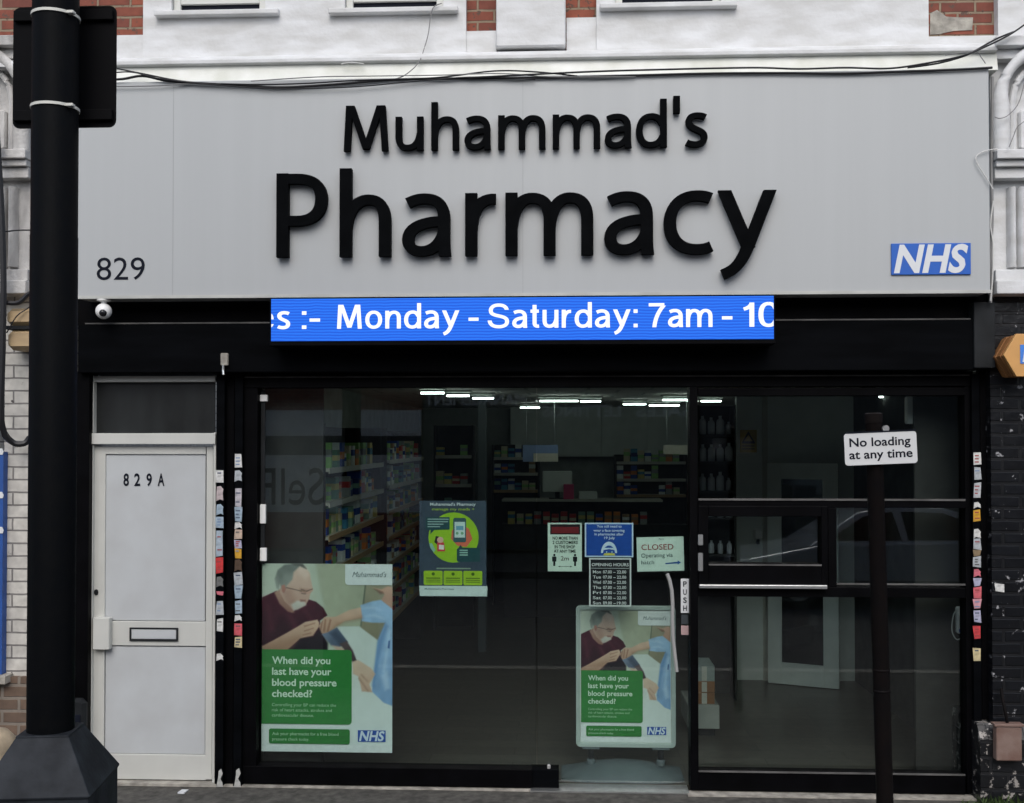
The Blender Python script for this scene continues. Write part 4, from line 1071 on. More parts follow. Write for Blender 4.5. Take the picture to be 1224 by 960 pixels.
npoly('white_strip', ink((205, 220, 214)), z1q([(82, 815), (685, 815), (680, 905), (88, 905)]), 2)
def ntext(nm, body, x0, x1, base_, cap_, m, bold=0):
    p, q, t = npx(yq)(490+x0/7.38, 590+base_/7.38), npx(yq)(490+x1/7.38, 0), npx(yq)(0, 590+(base_-cap_)/7.38)
    link(nm, put_text(MB(), body, p[0], q[0], p[1], t[1]-p[1], yq-.003, bold), m, NV)
ntext('title_lettering', "Muhammad's Pharmacy", 178, 580, 106, 24, ink((222, 230, 230)), .02)
ntext('title_lettering', 'manage my meds +', 195, 570, 148, 22, ink((170, 200, 70)), .008)
ntext('strip_lettering', "Muhammad's Pharmacy", 130, 390, 848, 14, ink((70, 110, 110)), .005)
k = MB(); k.flat([npx(yq)(*p) for p in z1q([(235, 655), (535, 655), (535, 667), (235, 667)])], yq-.001); link('caption_line', k, ink((130, 150, 130)), NV)

# notices on the glass door
def notice(nm, label, px0, py0, px1, py1, rgb, y=.066, tilt=0, cat='notice'):
    x0, x1, z0, z1 = R(px0, py0, px1, py1, y)
    t = thing(nm, label, cat, ((x0+x1)/2, y, (z0+z1)/2))
    link('sheet', MB().box(x0, x1, y, y+.0012, z0, z1), ink(rgb), t)
    t.rotation_euler = (0, RAD(tilt), 0)
    return t, x0, x1, z0, z1, y
def npart(t, nm, m, u, lev, box=None):
    """rectangle or outline given in shares of the notice's width and height (from its top left)"""
    r, x0, x1, z0, z1, y = t
    pts = [(x0+a*(x1-x0), z1-b*(z1-z0)) for a, b in u]
    return link(nm, MB().flat(pts, y-lev*.0006), m, r)
def nline(t, nm, m, body, u0, u1, v, cap, bold=0, mbx=None):
    r, x0, x1, z0, z1, y = t
    mm = mbx or MB()
    put_text(mm, body, x0+u0*(x1-x0), x0+u1*(x1-x0) if u1 else None, z1-v*(z1-z0), cap*(z1-z0), y-.0024, bold)
    if mbx is None: link(nm, mm, m, r)
rc_ = lambda a, b, c_, d: [(a, b), (c_, b), (c_, d), (a, d)]
def ell(cx_, cy_, rx, ry, a0=0, a1=360, n=18): return [(cx_+rx*math.cos(RAD(a0+(a1-a0)*i/n)), cy_+ry*math.sin(RAD(a0+(a1-a0)*i/n))) for i in range(n+1 if a1-a0 < 360 else n)]
N1 = notice('door_notice', 'white customer limit notice with dark red header and two standing figures', 654.8, 625, 695.5, 683, (204, 222, 206))
npart(N1, 'header_band', ink((30, 16, 18)), rc_(.07, .03, .95, .24), 1)
npart(N1, 'header_block', ink((112, 26, 30)), rc_(.11, .085, .91, .215), 2)
k = MB()
for s, a_, b_, v in (('NO MORE THAN', .14, .88, .345), ('2 CUSTOMERS', .14, .88, .435), ('IN THE SHOP', .2, .8, .525), ('AT ANY TIME', .18, .82, .615)): nline(N1, '', None, s, a_, b_, v, .062, .016, k)
link('notice_lettering', k, ink((22, 30, 30)), N1[0])
for cx_ in (.19, .80):
    npart(N1, 'figure_head', ink((14, 20, 24)), ell(cx_, .665, .035, .025, n=12), 1)
    npart(N1, 'figure_body', ink((14, 20, 24)), [(cx_-.065, .71), (cx_-.05, .695), (cx_+.05, .695), (cx_+.065, .71), (cx_+.06, .80), (cx_+.03, .80), (cx_+.03, .89), (cx_-.03, .89), (cx_-.03, .80), (cx_-.06, .80)], 1)
nline(N1, 'distance_lettering', ink((90, 60, 60)), '2m', .38, .62, .775, .085)
npart(N1, 'distance_arrow', ink((60, 60, 60)), [(.3, .90), (.36, .885), (.36, .896), (.66, .896), (.66, .885), (.72, .90), (.66, .915), (.66, .904), (.36, .904), (.36, .915)], 1)
N2 = notice('door_notice', 'blue face covering notice with a masked face drawn in white', 699, 625, 757, 666, (196, 216, 232))
npart(N2, 'blue_field', ink((24, 74, 158)), rc_(.03, .04, .97, .96), 1)
k = MB()
for s, a_, b_, v in (('You still need to', .25, .76, .135), ('wear a face covering', .18, .82, .255), ('in pharmacies after', .2, .8, .365), ('19 July', .4, .62, .475)): nline(N2, '', None, s, a_, b_, v, .07, .01, k)
link('notice_lettering', k, ink((220, 232, 240)), N2[0])
npart(N2, 'face_outline', ink((200, 220, 230)), ell(.5, .88, .165, .33, 180, 360), 2)
npart(N2, 'face_fill', ink((24, 74, 158)), ell(.5, .90, .125, .24, 180, 360), 3)
npart(N2, 'face_brow', ink((200, 220, 230)), [(.36, .80), (.42, .73), (.58, .73), (.64, .80), (.60, .79), (.5, .765), (.40, .79)], 4)
for cx_ in (.45, .56): npart(N2, 'face_eye', ink((200, 220, 230)), ell(cx_, .85, .012, .025, n=8), 4)
npart(N2, 'face_mask', ink((206, 200, 90)), [(.38, .95), (.40, .89), (.5, .875), (.61, .89), (.63, .95)], 4)
N3 = notice('door_notice', 'black opening hours board with white border and seven lines of times', 704.2, 667.2, 754.5, 725, (214, 218, 214))
npart(N3, 'black_field', ink((22, 24, 28)), rc_(.035, .03, .965, .97), 1)
k = MB()
nline(N3, '', None, 'OPENING HOURS', .06, .94, .165, .06, .014, k)
for i, (d_, h_) in enumerate((('Mon', '22.00'), ('Tue', '22.00'), ('Wed', '22.00'), ('Thu', '22.00'), ('Fri', '22.00'), ('Sat', '22.00'), ('Sun', '19.00'))):
    v = .315+.107*i; nline(N3, '', None, d_, .09, .28, v, .06, .012, k); nline(N3, '', None, '07.00' if d_ != 'Sun' else '09.00', .33, .54, v, .06, .012, k)
    nline(N3, '', None, '-', .575, .63, v, .06, .012, k); nline(N3, '', None, h_, .66, .88, v, .06, .012, k)
link('hours_lettering', k, ink((226, 228, 224)), N3[0])
npart(N3, 'heading_rule', ink((200, 204, 200)), rc_(.05, .205, .95, .215), 2)
N4 = notice('door_notice', 'white sheet reading closed in red letters, hanging tilted on the door glass', 761.3, 641.8, 817.5, 682.8, (204, 222, 208), tilt=-1.5)
nline(N4, 'closed_lettering', ink((150, 50, 56)), 'CLOSED', .1, .78, .37, .155, .0)
k = MB(); nline(N4, '', None, 'Operating via', .09, .76, .59, .115, 0, k); nline(N4, '', None, 'hatch', .09, .36, .79, .115, 0, k); nline(N4, '', None, "We're", .47, .58, .09, .055, 0, k)
link('notice_lettering', k, ink((70, 84, 88)), N4[0])
npart(N4, 'blue_arrow', ink((40, 84, 150)), [(.6, .765), (.86, .735), (.86, .70), (.935, .755), (.86, .82), (.86, .785), (.6, .80)], 1)

# pavement sign just inside the door
ya = .30
x0, x1, z0, z1 = R(688.5, 724, 807.5, 893, ya)
A = thing('pavement_sign', 'swing pavement sign on grey moulded base standing behind the glass door', 'sign', ((x0+x1)/2, ya, .015))
bd = .028
fo = MB(); o_ = rrect(x0, x1, z0, z1, .03, 5); i_ = rrect(x0+bd, x1-bd, z0+bd, z1-bd, .008, 5); n = len(o_)
vs = [(x, ya-.012, z) for x, z in o_]+[(x, ya-.012, z) for x, z in i_]+[(x, ya+.02, z) for x, z in o_]+[(x, ya+.02, z) for x, z in i_]
fs = []
for i in range(n):
    j = (i+1) % n; fs += [(i, j, n+j, n+i), (2*n+j, 2*n+i, 3*n+i, 3*n+j), (j, i, 2*n+i, 2*n+j), (n+i, n+j, 3*n+j, 3*n+i)]
link('sign_frame', fo.add(vs, fs), mat('sign_frame_grey', (.46, .53, .49), .35, .1), A, bevel=.002)
link('sign_backing', MB().box(x0+bd+.0005, x1-bd-.0005, ya+.002, ya+.018, z0+bd+.0005, z1-bd-.0005), 'int_white', A)
ax0, ax1, az0, az1 = x0+bd+.006, x1-bd-.006, z0+bd+.006, z1-bd-.006
mp_ = lambda a, b: (ax0+(a-PX0)/(PX1-PX0)*(ax1-ax0), az1-(b-PY0_)/(PY1_-PY0_)*(az1-az0))
pp = thing('sign_poster', 'copy of the blood pressure poster framed in the pavement sign behind the door', 'poster', ((ax0+ax1)/2, ya-.0005, az0))
bp_poster('sign_poster', '', mp_, ya-.0005, parent=pp, textbold=.008)
xm = (x0+x1)/2; w2 = (x1-x0)/2
for sx in (-.70, .70):
    cx_ = xm+sx*w2
    zb_, zt_ = .105, z0-.012
    sp = MB(); sp.lathe([(.030, zb_-.02), (.030, zb_+.012), (.022, zb_+.018)], (cx_, ya, 0), 16)
    link('spring_cup', sp, 'sage', A, smooth=True)
    pts = [(cx_+.016*math.cos(t*.9), ya+.016*math.sin(t*.9), zb_+.018+(zt_-zb_-.018)*t/48) for t in range(49)]
    link('spring', MB().tube(pts, .0055, 6), 'grey_dark', A)
    link('spring_bracket', MB().bevbox(cx_-.06, cx_+.06, ya-.02, ya+.02, z0-.014, z0-.001, .004), 'sage', A)
# moulded base: a low arched hump, wider than the frame
bm_ = MB(); nx, ny = 26, 10; xb0, xb1 = W(671, 930, .1)[0], W(819, 930, .1)[0]; yb0, yb1 = .11, .50
vs = []
for j in range(ny+1):
    v = j/ny; s_ = math.sin(math.pi*v)
    for i in range(nx+1):
        u = i/nx; pr_ = (1-abs(2*u-1)**2.1)**1.15
        hgt = .016+.082*pr_*max(0, s_)**.7
        inset = .05*(abs(2*u-1)**5)
        y = yb0+inset+(yb1-yb0-2*inset)*v
        vs.append((xb0+(xb1-xb0)*u, y, .016+hgt))
fs = [(j*(nx+1)+i, j*(nx+1)+i+1, (j+1)*(nx+1)+i+1, (j+1)*(nx+1)+i) for j in range(ny) for i in range(nx)]
nb = len(vs); rim = [i for i in range(nx+1)]+[(j*(nx+1)+nx) for j in range(1, ny+1)]+[ny*(nx+1)+i for i in range(nx-1, -1, -1)]+[j*(nx+1) for j in range(ny-1, 0, -1)]
vs += [(vs[i][0], vs[i][1], .016) for i in rim]
fs += [(rim[(q+1) % len(rim)], rim[q], nb+q, nb+(q+1) % len(rim)) for q in range(len(rim))]
link('sign_base', bm_.add(vs, fs), 'sage', A, smooth=True)

# ================================================================== CABLES
def smooth_pts(P, n=6):
    out = []
    for i in range(len(P)-1):
        p0, p1, p2, p3 = P[max(i-1, 0)], P[i], P[i+1], P[min(i+2, len(P)-1)]
        for k_ in range(n):
            t = k_/n
            out.append(tuple(.5*((2*p1[c])+(-p0[c]+p2[c])*t+(2*p0[c]-5*p1[c]+4*p2[c]-p3[c])*t*t+(-p0[c]+3*p1[c]-3*p2[c]+p3[c])*t**3) for c in range(3)))
    out.append(P[-1]); return out
def cable(pts, r, m, label, group=None, y=-.285):
    P = []
    for p in pts:
        yy = p[2] if len(p) > 2 else y
        x, z = W(p[0], p[1], yy); P.append((x, yy, z))
    return tag(link('cable', MB().tube(smooth_pts(P), r, 6), m, smooth=True), label, 'cable', group)
gc = 'cables along the top of the sign'
cable([(88,92), (140,95), (170,91), (200,97), (230,99), (300,103), (340,104.5), (400,101), (470,95.5), (540,94), (600,93.5), (680,92.5), (770,90), (850,88), (930,87.5), (1010,88), (1085,85.5), (1150,83), (1186,81)], .008, 'cable', 'thick black cable sagging along the whole top edge of the sign', gc)
cable([(140,82), (170,88), (225,98), (300,101), (360,100), (430,96), (520,93), (590,85), (640,86), (690,91)], .005, 'cable', 'thin black cable dipping from the sign back to a small clip near the middle', gc, -.292)
cable([(88,104), (140,103.5), (190,102.5), (240,99.5), (290,101)], .004, 'cable_grey', 'short grey cable along the top left of the sign by the column', gc, -.292)
cable([(560,93), (700,86), (800,83), (900,81), (955,82.5), (1010,81), (1060,82), (1100,77), (1150,67), (1180,55), (1206,42), (1224,30)], .006, 'cable', 'black cable rising off the sign to the upper right corner', gc, -.30)
cable([(1085,81), (1120,76), (1150,68), (1165,61), (1190,47), (1212,38)], .006, 'cable', 'thick black cable end climbing across the right end of the white board', gc, -.297)
cable([(1130,66), (1165,62), (1173,69), (1178,76)], .003, 'cable_grey', 'thin grey wire loop hanging on the right end of the white board', gc, -.30)
cable([(528,4,-.13), (519,8,-.14), (515,18,-.14), (512,40,-.14), (507,58,-.16), (502,72,-.25), (494,82,-.27), (482,91,-.285), (470,95,-.285)], .0035, 'cable_grey', 'thin grey wire dropping from the second upper window to the sign', gc)
cable([(408,76.5,-.245), (420,75,-.262), (435,76.5,-.245)], .004, 'cable_white', 'short white loop of wire under the stucco ledge', gc)
cable([(1226,92), (1218,122), (1206,137), (1196,141.5), (1189,140)], .003, 'cable_grey', 'thin grey wire looping over the right bracket to the sign edge', gc, -.29)
cable([(1226,144), (1216,152), (1211,164), (1206,176)], .003, 'cable_grey', 'short grey wire on the right bracket above its ledge', gc, -.29)
cable([(1192,178), (1176,181), (1167,187), (1168,195), (1176,208), (1183,219), (1187,226)], .0035, 'cable_white', 'white wire looping across the right edge of the sign', gc, -.29)
cable([(1186,92), (1186,130), (1185,200), (1186,262), (1184,300), (1185,340), (1184,362)], .010, 'cable_grey', 'grey vertical cable in the gap right of the sign', None, -.20)
cable([(1187.5,240), (1184,268), (1187,292), (1186.5,330), (1184,360)], .005, 'cable_white', 'pale vertical wire down to the right end of the shutter box', None, -.215)
cable([(-6,130,-.33), (1,240,-.33), (4,330,-.33), (3,420,-.32), (1,490,-.3), (5,517,-.26), (14,528,-.22), (24,531,-.2), (34,526,-.18), (44,505,-.18)], .022, 'cable', 'thick black cable hanging in a loop on the white brick pier', None)
cable([(8,398,-.31), (20,378,-.31), (34,368,-.29), (44,358,-.29)], .004, 'cable', 'thin black wire crossing the tan awning cassette', None)
cable([(0,278,-.26), (20,275.5,-.26), (46,275,-.26)], .005, 'cable', 'thin black wire crossing the left fluted bracket', None)
cable([(6,362,-.30), (22,362,-.30), (34,352,-.29), (46,348,-.29)], .016, 'cable', 'black cable bundle on top of the tan awning cassette', None)

cable([(88,95), (150,86), (190,94), (250,101), (330,106), (420,104), (500,97), (570,92), (640,95)], .004, 'cable', 'thin black cable sagging lowest above the first word of the sign', gc, -.298)
cable([(300,97), (380,92), (440,91), (520,90), (600,88), (660,92), (760,92)], .0035, 'cable_grey', 'thin grey cable nearly level along the middle of the white board', gc, -.295)
# ================================================================== WEEDS
wd = MB()
for _ in range(420):
    px = random.uniform(1150, 1300); x = W(px, 945, -.2)[0]; y = random.uniform(-.30, -.165); h_ = random.uniform(.02, .085)*(1 if px > 1172 else .5)
    a = random.uniform(0, 6.28); lx_, ly_ = random.uniform(-.05, .05), random.uniform(-.05, .02); w_ = random.uniform(.003, .009)
    dx, dy = math.cos(a)*w_, math.sin(a)*w_
    wd.add([(x-dx, y-dy, .0), (x+dx, y+dy, .0), (x+lx_*.5+dx*.8, y+ly_*.5+dy*.8, h_*.6), (x+lx_*.5-dx*.8, y+ly_*.5-dy*.8, h_*.6), (x+lx_, y+ly_, h_)], [(0, 1, 2, 3), (3, 2, 4)])
tag(link('weeds', wd, 'weed'), 'green weeds growing at the foot of the black plinth', 'weeds', kind='stuff')
# ================================================================== INSIDE THE SHOP
FZ = .015
# black backing board behind the left end of the window and at the right end
x0, x1, z0, z1 = R(316.5, 467, 386, 920, .22)
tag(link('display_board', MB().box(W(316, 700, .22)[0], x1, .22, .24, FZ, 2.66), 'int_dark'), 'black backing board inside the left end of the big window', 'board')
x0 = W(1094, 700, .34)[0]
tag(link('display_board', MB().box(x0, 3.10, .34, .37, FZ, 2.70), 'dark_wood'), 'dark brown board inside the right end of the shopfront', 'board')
x0, x1, z0, z1 = R(1139, 725, 1151, 757, .33)
ph = thing('wall_phone', 'small white wall phone on the dark board at the right end', 'phone', ((x0+x1)/2, .33, z0))
link('phone_body', MB().bevbox(x0+.02, x1, .30, .339, z0, z1, .01), 'white_plastic', ph)
link('phone_button', MB().bevbox(x0+.03, x1-.012, .296, .2999, z0+.01, z0+.035, .003), ink((40, 90, 180)), ph)
link('phone_cord', MB().tube(smooth_pts([(x0+.03, .32, z1-.01), (x0, .32, z1-.06), (x0-.01, .32, z0+.02), (x0+.02, .32, z0-.04), (x0+.06, .32, z0-.02), (x0+.06, .32, z0)]), .004, 6), 'cable_white', ph, smooth=True)

PCOL = [(225,230,225), (150,200,120), (205,195,160), (40,80,160), (30,50,110), (70,140,170), (220,130,60), (190,60,60), (150,155,150), (160,130,95), (215,200,120), (120,160,140)]
PNAME = ['white', 'light green', 'cream', 'blue', 'navy', 'teal', 'orange', 'red', 'grey', 'brown', 'pale yellow', 'sage']
protos = {}
def packet_mesh(ci, h, w_, d_):
    """a medicine carton: body with a printed band round its middle"""
    key = (ci, h)
    if key not in protos:
        me = bpy.data.meshes.new('medicine_packet'); mb = MB()
        t = h*(.30+.2*random.random())
        mb.box(-w_/2, w_/2, -d_/2, d_/2, 0, t).box(-w_/2, w_/2, -d_/2, d_/2, t, t+h*.3).box(-w_/2, w_/2, -d_/2, d_/2, t+h*.3, h)
        me.from_pydata(mb.v, [], mb.f)
        me.materials.append(ink(PCOL[ci])); me.materials.append(ink(PCOL[(ci*5+3) % 12]))
        for i, p in enumerate(me.polygons): p.material_index = 1 if 6 <= i < 12 else 0
        protos[key] = bpy.data.objects.new('medicine_packet', me)
    return protos[key]
used = set()
ORD = ['first', 'second', 'third', 'fourth', 'fifth', 'sixth', 'seventh', 'eighth', 'ninth', 'tenth', 'eleventh', 'twelfth', 'thirteenth', 'fourteenth', 'fifteenth', 'sixteenth', 'seventeenth', 'eighteenth', 'nineteenth', 'twentieth', 'twenty-first', 'twenty-second', 'twenty-third', 'twenty-fourth']
def packet(x, y, z, along, ci, hi, label, group):
    h = (.10, .13, .16, .185)[hi]; w_ = .085
    p = packet_mesh(ci, h, w_, .11)
    o = p if p.name not in used else p.copy()
    used.add(p.name); COL.objects.link(o)
    o.location = (x, y, z); o.rotation_euler = (0, 0, (RAD(90) if along == 'y' else 0)+random.uniform(-.08, .08))
    tag(o, label, 'packet', group)
def shelving(nm, label, x0, x1, y0, y1, levels, faces, top, place, fill, mats=('shelf_white', 'shelf_wood')):
    """open shelving; FACES 'x' looks to +x, 'y' looks to -y; each shelf is a part with its price rail"""
    t = thing(nm, label, 'shelves', ((x0+x1)/2, (y0+y1)/2, FZ))
    if faces == 'x':
        link('back_panel', MB().box(x0, x0+.02, y0, y1, FZ, top), 'int_dark', t)
        for y in (y0, y1-.025): link('side_panel', MB().box(x0+.0205, x1-.02, y, y+.025, FZ, top), 'int_dark', t)
    else:
        link('back_panel', MB().box(x0, x1, y1-.02, y1, FZ, top), 'int_dark', t)
        for x in (x0, x1-.025): link('side_panel', MB().box(x, x+.025, y0+.02, y1-.0205, FZ, top), 'int_dark', t)
    for li, z in enumerate(levels):
        m_ = mats[0] if li < 2 else mats[1]
        if faces == 'x':
            s_ = link('shelf', MB().box(x0+.021, x1, y0+.026, y1-.026, z-.022, z), 'shelf_white', t)
            link('price_rail', MB().box(x1+.0005, x1+.008, y0+.026, y1-.026, z-.034, z+.006), m_, s_)
            n = int((y1-y0-.1)/.105)
            for i in range(n):
                if random.random() > fill: continue
                ci, hi = random.choice((0, 0, 0, 2, 2, 1, 1, 11, 8, 8, 3, 4, 5, 6, 7, 9, 10)), random.randrange(4)
                packet(x1-.075-random.uniform(0, .05), y0+.09+i*.105, z+.0005, 'y', ci, hi,
                       f'{PNAME[ci]} packet, {ORD[i]} from window on {ORD[li]} shelf of {place}', f'packets on the {place}')
        else:
            s_ = link('shelf', MB().box(x0+.026, x1-.026, y0, y1-.021, z-.022, z), 'shelf_white', t)
            link('price_rail', MB().box(x0+.026, x1-.026, y0-.008, y0-.0005, z-.034, z+.006), m_, s_)
            n = int((x1-x0-.06)/.098)
            for i in range(n):
                if random.random() > fill: continue
                ci, hi = random.choice((0, 0, 0, 2, 2, 1, 1, 11, 8, 8, 3, 4, 5, 6, 7, 9, 10)), random.randrange(4)
                packet(x0+.075+i*.098, y0+.07+random.uniform(0, .05), z+.0005, 'x', ci, hi,
                       f'{PNAME[ci]} packet, {ORD[i]} from left on {ORD[li]} shelf of {place}', f'packets on the {place}')
    return t
lv = [2.10, 1.86, 1.62, 1.38]
shelving('shelving_unit', 'tall shelves along the left wall nearest the big window', -1.68, -1.31, .36, 2.72, lv+[1.14], 'x', 2.42, 'near wall shelves', .93)
shelving('shelving_unit', 'tall shelves along the left wall further from the window', -1.68, -1.29, 2.90, 5.4, [2.12, 1.88, 1.64, 1.4, 1.16, .9, .62], 'x', 2.42, 'far wall shelves', .9)
xa, xb = W(518, 560, 6.0)[0], W(566, 560, 6.0)[0]
shelving('shelving_unit', 'narrow bookcase like shelves facing the window at the back left', xa, xb, 6.0, 6.3, [2.13, 1.78, 1.45, 1.1], 'y', 2.5, 'back shelves', .95)
xa, xb = W(571, 560, 4.6)[0], W(581, 560, 4.6)[0]
tag(link('post', MB().bevbox(xa, xb, 4.6, 4.7, FZ, 2.795, .008), 'sage'), 'pale grey green upright standing in for a reflection between the shelves and the counter', 'post')  # pale upright added to imitate a likely reflection in the glass
# dispensary counter at the back
yc = 7.0
x0, x1 = W(600, 600, yc)[0], W(822, 600, yc)[0]; zt_ = W(700, 597, yc)[1]
ct = thing('counter', 'dark dispensary counter with one open shelf at the back of the shop', 'counter', ((x0+x1)/2, yc, FZ))
zsf = W(700, 627, yc)[1]
link('counter_top', MB().box(x0, W(792, 600, yc)[0], yc-.04, yc+.4, zt_-.03, zt_), 'shelf_white', ct, bevel=.004)
link('counter_body', MB().box(x0+.02, x1, yc+.02, yc+.38, FZ, zsf-.021), 'dark_wood', ct)
link('counter_back', MB().box(x0+.02, W(790, 600, yc)[0], yc+.30, yc+.38, zsf-.02, zt_-.031), 'int_dark', ct)
link('counter_shelf', MB().box(x0, x1, yc-.02, yc+.29, zsf-.02, zsf), 'dark_wood', ct)
i = 0; x = x0+.12
for ci, hi in ((10, 2), (2, 1), (10, 1), (8, 2), (7, 2), (7, 1), (7, 2), (7, 1), (11, 2), (11, 2), (3, 1), (6, 2), (6, 2), (9, 1), (6, 1), (8, 2)):
    packet(x, yc+.08, zsf+.0005, 'x', ci, hi, f'{PNAME[ci]} packet on the counter shelf, {ORD[i]} from its left end', 'packets on the counter shelf'); i += 1; x += .115
# shelving against the back wall, either side of the cupboards' lower edge
xa, xb = W(588, 560, 8.1)[0], W(645, 560, 8.1)[0]
shelving('shelving_unit', 'pale shelves of packets on the back wall left of the monitor', xa, xb, 8.1, 8.4, [2.08, 1.86, 1.62], 'y', 2.26, 'back wall shelves', .9)
xa, xb = W(735, 560, 8.1)[0], W(822, 560, 8.1)[0]
shelving('shelving_unit', 'wide shelves of packets on the back wall right of the monitor', xa, xb, 8.1, 8.4, [2.02, 1.78, 1.56], 'y', 2.12, 'right back wall shelves', .85)
# monitor, pink box and paper on the counter
x0, x1, z0, z1 = R(648.5, 565, 684, 591, yc+.1)
mo = thing('monitor', 'pale backed monitor tilted on the dispensary counter', 'monitor', ((x0+x1)/2, yc+.15, zt_))
link('screen_back', MB().bevbox(x0, x1, yc+.12, yc+.16, z0+.03, z1+.02, .012), 'int_white', mo)
link('monitor_stand', MB().box((x0+x1)/2-.03, (x0+x1)/2+.03, yc+.161, yc+.18, zt_+.012, z0+.16), 'grey_dark', mo)
link('monitor_foot', MB().box((x0+x1)/2-.11, (x0+x1)/2+.11, yc+.09, yc+.24, zt_+.0005, zt_+.0115), 'grey_dark', mo)
x0, x1, z0, z1 = R(673.5, 579, 686, 595, yc)
tag(link('tissue_box', MB().bevbox(x0, x1, yc+.0, yc+.085, zt_+.0005, z1, .004), ink((200, 70, 110))), 'pink box standing on the dispensary counter by the monitor', 'box')
x0, x1, z0, z1 = R(692, 588, 714, 596, yc)
tag(link('tray', MB().bevbox(x0, x1, yc+.02, yc+.2, zt_+.0005, z1, .01), 'int_white'), 'low white tray on the dispensary counter', 'tray')
# white cupboards on the back wall
yk = 8.5
x0, x1, z0, z1 = R(610, 482, 828, 546, yk)
cb = thing('wall_cupboard', 'row of pale cupboards on the back wall above the counter', 'cupboard', ((x0+x1)/2, yk, z0))
wdt = (x1-x0)/4
link('cupboard_body', MB().box(x0, x1, yk+.02, yk+.34, z0, z1), 'int_white', cb)
for i in range(4): link('cupboard_door', MB().box(x0+i*wdt+.006, x0+(i+1)*wdt-.006, yk, yk+.0195, z0+.006, z1-.006), 'int_white', cb, bevel=.003)
for (a, b, c_, d, nm, lab, m_) in ((625, 532, 667, 552, 'hanging_sign', 'blue and white plate hanging from the ceiling over the counter', (140, 160, 200)), (793, 532, 825, 543, 'hanging_sign', 'small cream plate hanging over the right end of the counter', (230, 222, 205))):
    x0, x1, z0, z1 = R(a, b, c_, d, 5.2)
    hs = thing(nm, lab, 'sign', ((x0+x1)/2, 5.2, z0), 'hanging signs over the counter')
    link('sign_plate', MB().box(x0, x1, 5.2, 5.215, z0, z1), ink(m_), hs)
    if a < 700: link('sign_strip', MB().box(x0+.12, x1, 5.19, 5.1995, z0, z0+(z1-z0)*.5), ink((230, 222, 205)), hs)
    for x in (x0+.04, x1-.04): link('hanging_rod', MB().tube([(x, 5.207, z1+.0005), (x, 5.207, 2.799)], .004, 6), 'alu', hs)
# strip lights under the ceiling
def strip(px0, px1, py, lab, zl=2.745):
    d_ = (zl-CAM.z)*F/(530-py); y = CAM.y+d_
    x0, x1 = W(px0, py, y)[0], W(px1, py, y)[0]
    t = thing('strip_light', lab, 'lamp', ((x0+x1)/2, y, zl-.02), 'fluorescent strip lights')
    link('light_housing', MB().box(x0-.02, x1+.02, y-.04, y+.04, zl+.03, 2.7995), 'int_wall', t)
    link('light_tube', MB().tube([(x0, y, zl-.004), (x1, y, zl-.004)], .0085, 10), 'tube', t, smooth=True)
for a, b, y, lab in ((503, 531, 469, 'strip light leftmost and nearest above the bookcase'), (534, 561, 472.5, 'strip light second from left, a little further back'), (565, 590, 475.5, 'strip light third from left, further back'),
                     (622, 645, 487, 'dim strip light far back over the counter, lowest in the row'), (645, 691, 479, 'long strip light above the middle of the counter'), (694, 718, 479.5, 'short strip light in line with the long middle one'),
                     (745, 772, 483, 'strip light far back right of the middle'), (776, 812, 484.5, 'longer strip light far back near the door post'), (792, 828, 478, 'strip light just left of the black door post'), (838, 862, 479.5, 'strip light just right of the black door post'),
                     (1051, 1078, 474.5, 'strip light at the right, above the no loading plate')):
    strip(a, b, y, lab, 2.69 if a > 1000 else 2.745)
x0, x1, z0, z1 = R(1083, 474, 1093, 507, .40)
tk = thing('wall_box', 'slim white wall box beside the dark board, right of the no loading plate', 'box', ((x0+x1)/2, .37, z0))
link('box_body', MB().bevbox(x0, x1, .375, .43, z0, z1, .008), 'white_plastic', tk)
link('box_lead', MB().tube([((x0+x1)/2, .40, z0-.001), ((x0+x1)/2+.02, .40, z0-.10), (x1+.05, .372, z0-.14)], .007, 8), 'cable', tk, smooth=True)
x, z = W(221, 947, -.12)
tag(link('paper_scrap', MB().prism_yz([(-.20, .002), (-.12, .003), (-.12, .006), (-.20, .012)], x-.02, x+.025), 'plate_white'), 'small white paper scrap on the pavement in front of the white door', 'litter')
# consulting room partition and its ajar white door at the right
yp = 3.35
x0 = W(880.5, 540, yp)[0]
pt = thing('partition', 'pale partition wall of the consulting room at the right', 'partition', (1.8, yp, FZ))
link('partition_wall', MB().box(x0, 3.115, yp, yp+.08, FZ, 2.795), 'int_white', pt)
xt = W(911, 540, yp)[0]; link('partition_trim', MB().box(xt, xt+.05, yp-.02, yp-.0005, FZ, 2.79), 'shelf_white', pt)
xt = W(1087, 540, .9)[0]
x0, x1, z0, z1 = R(884.5, 514, 904.5, 541, yp-.002)
ws = thing('warning_sign', 'yellow warning sign with a black triangle on the pale partition', 'sign', ((x0+x1)/2, yp-.002, z0))
link('sign_sheet', MB().box(x0, x1, yp-.004, yp-.0008, z0, z1), 'yellow', ws)
xm_ = (x0+x1)/2; h_ = z1-z0
link('triangle', MB().flat([(x0+.015, z0+h_*.42), (x1-.015, z0+h_*.42), (xm_, z1-.012)], yp-.0046), 'ink_dark', ws)
link('triangle_centre', MB().flat([(x0+.04, z0+h_*.5), (x1-.04, z0+h_*.5), (xm_, z1-.045)], yp-.0052), 'yellow', ws)
k = MB()
for i in range(3): k.box(x0+.02, x1-.02, yp-.0047, yp-.0042, z0+.03+i*.028, z0+.04+i*.028)
link('sign_text_line', k, 'ink_dark', ws)
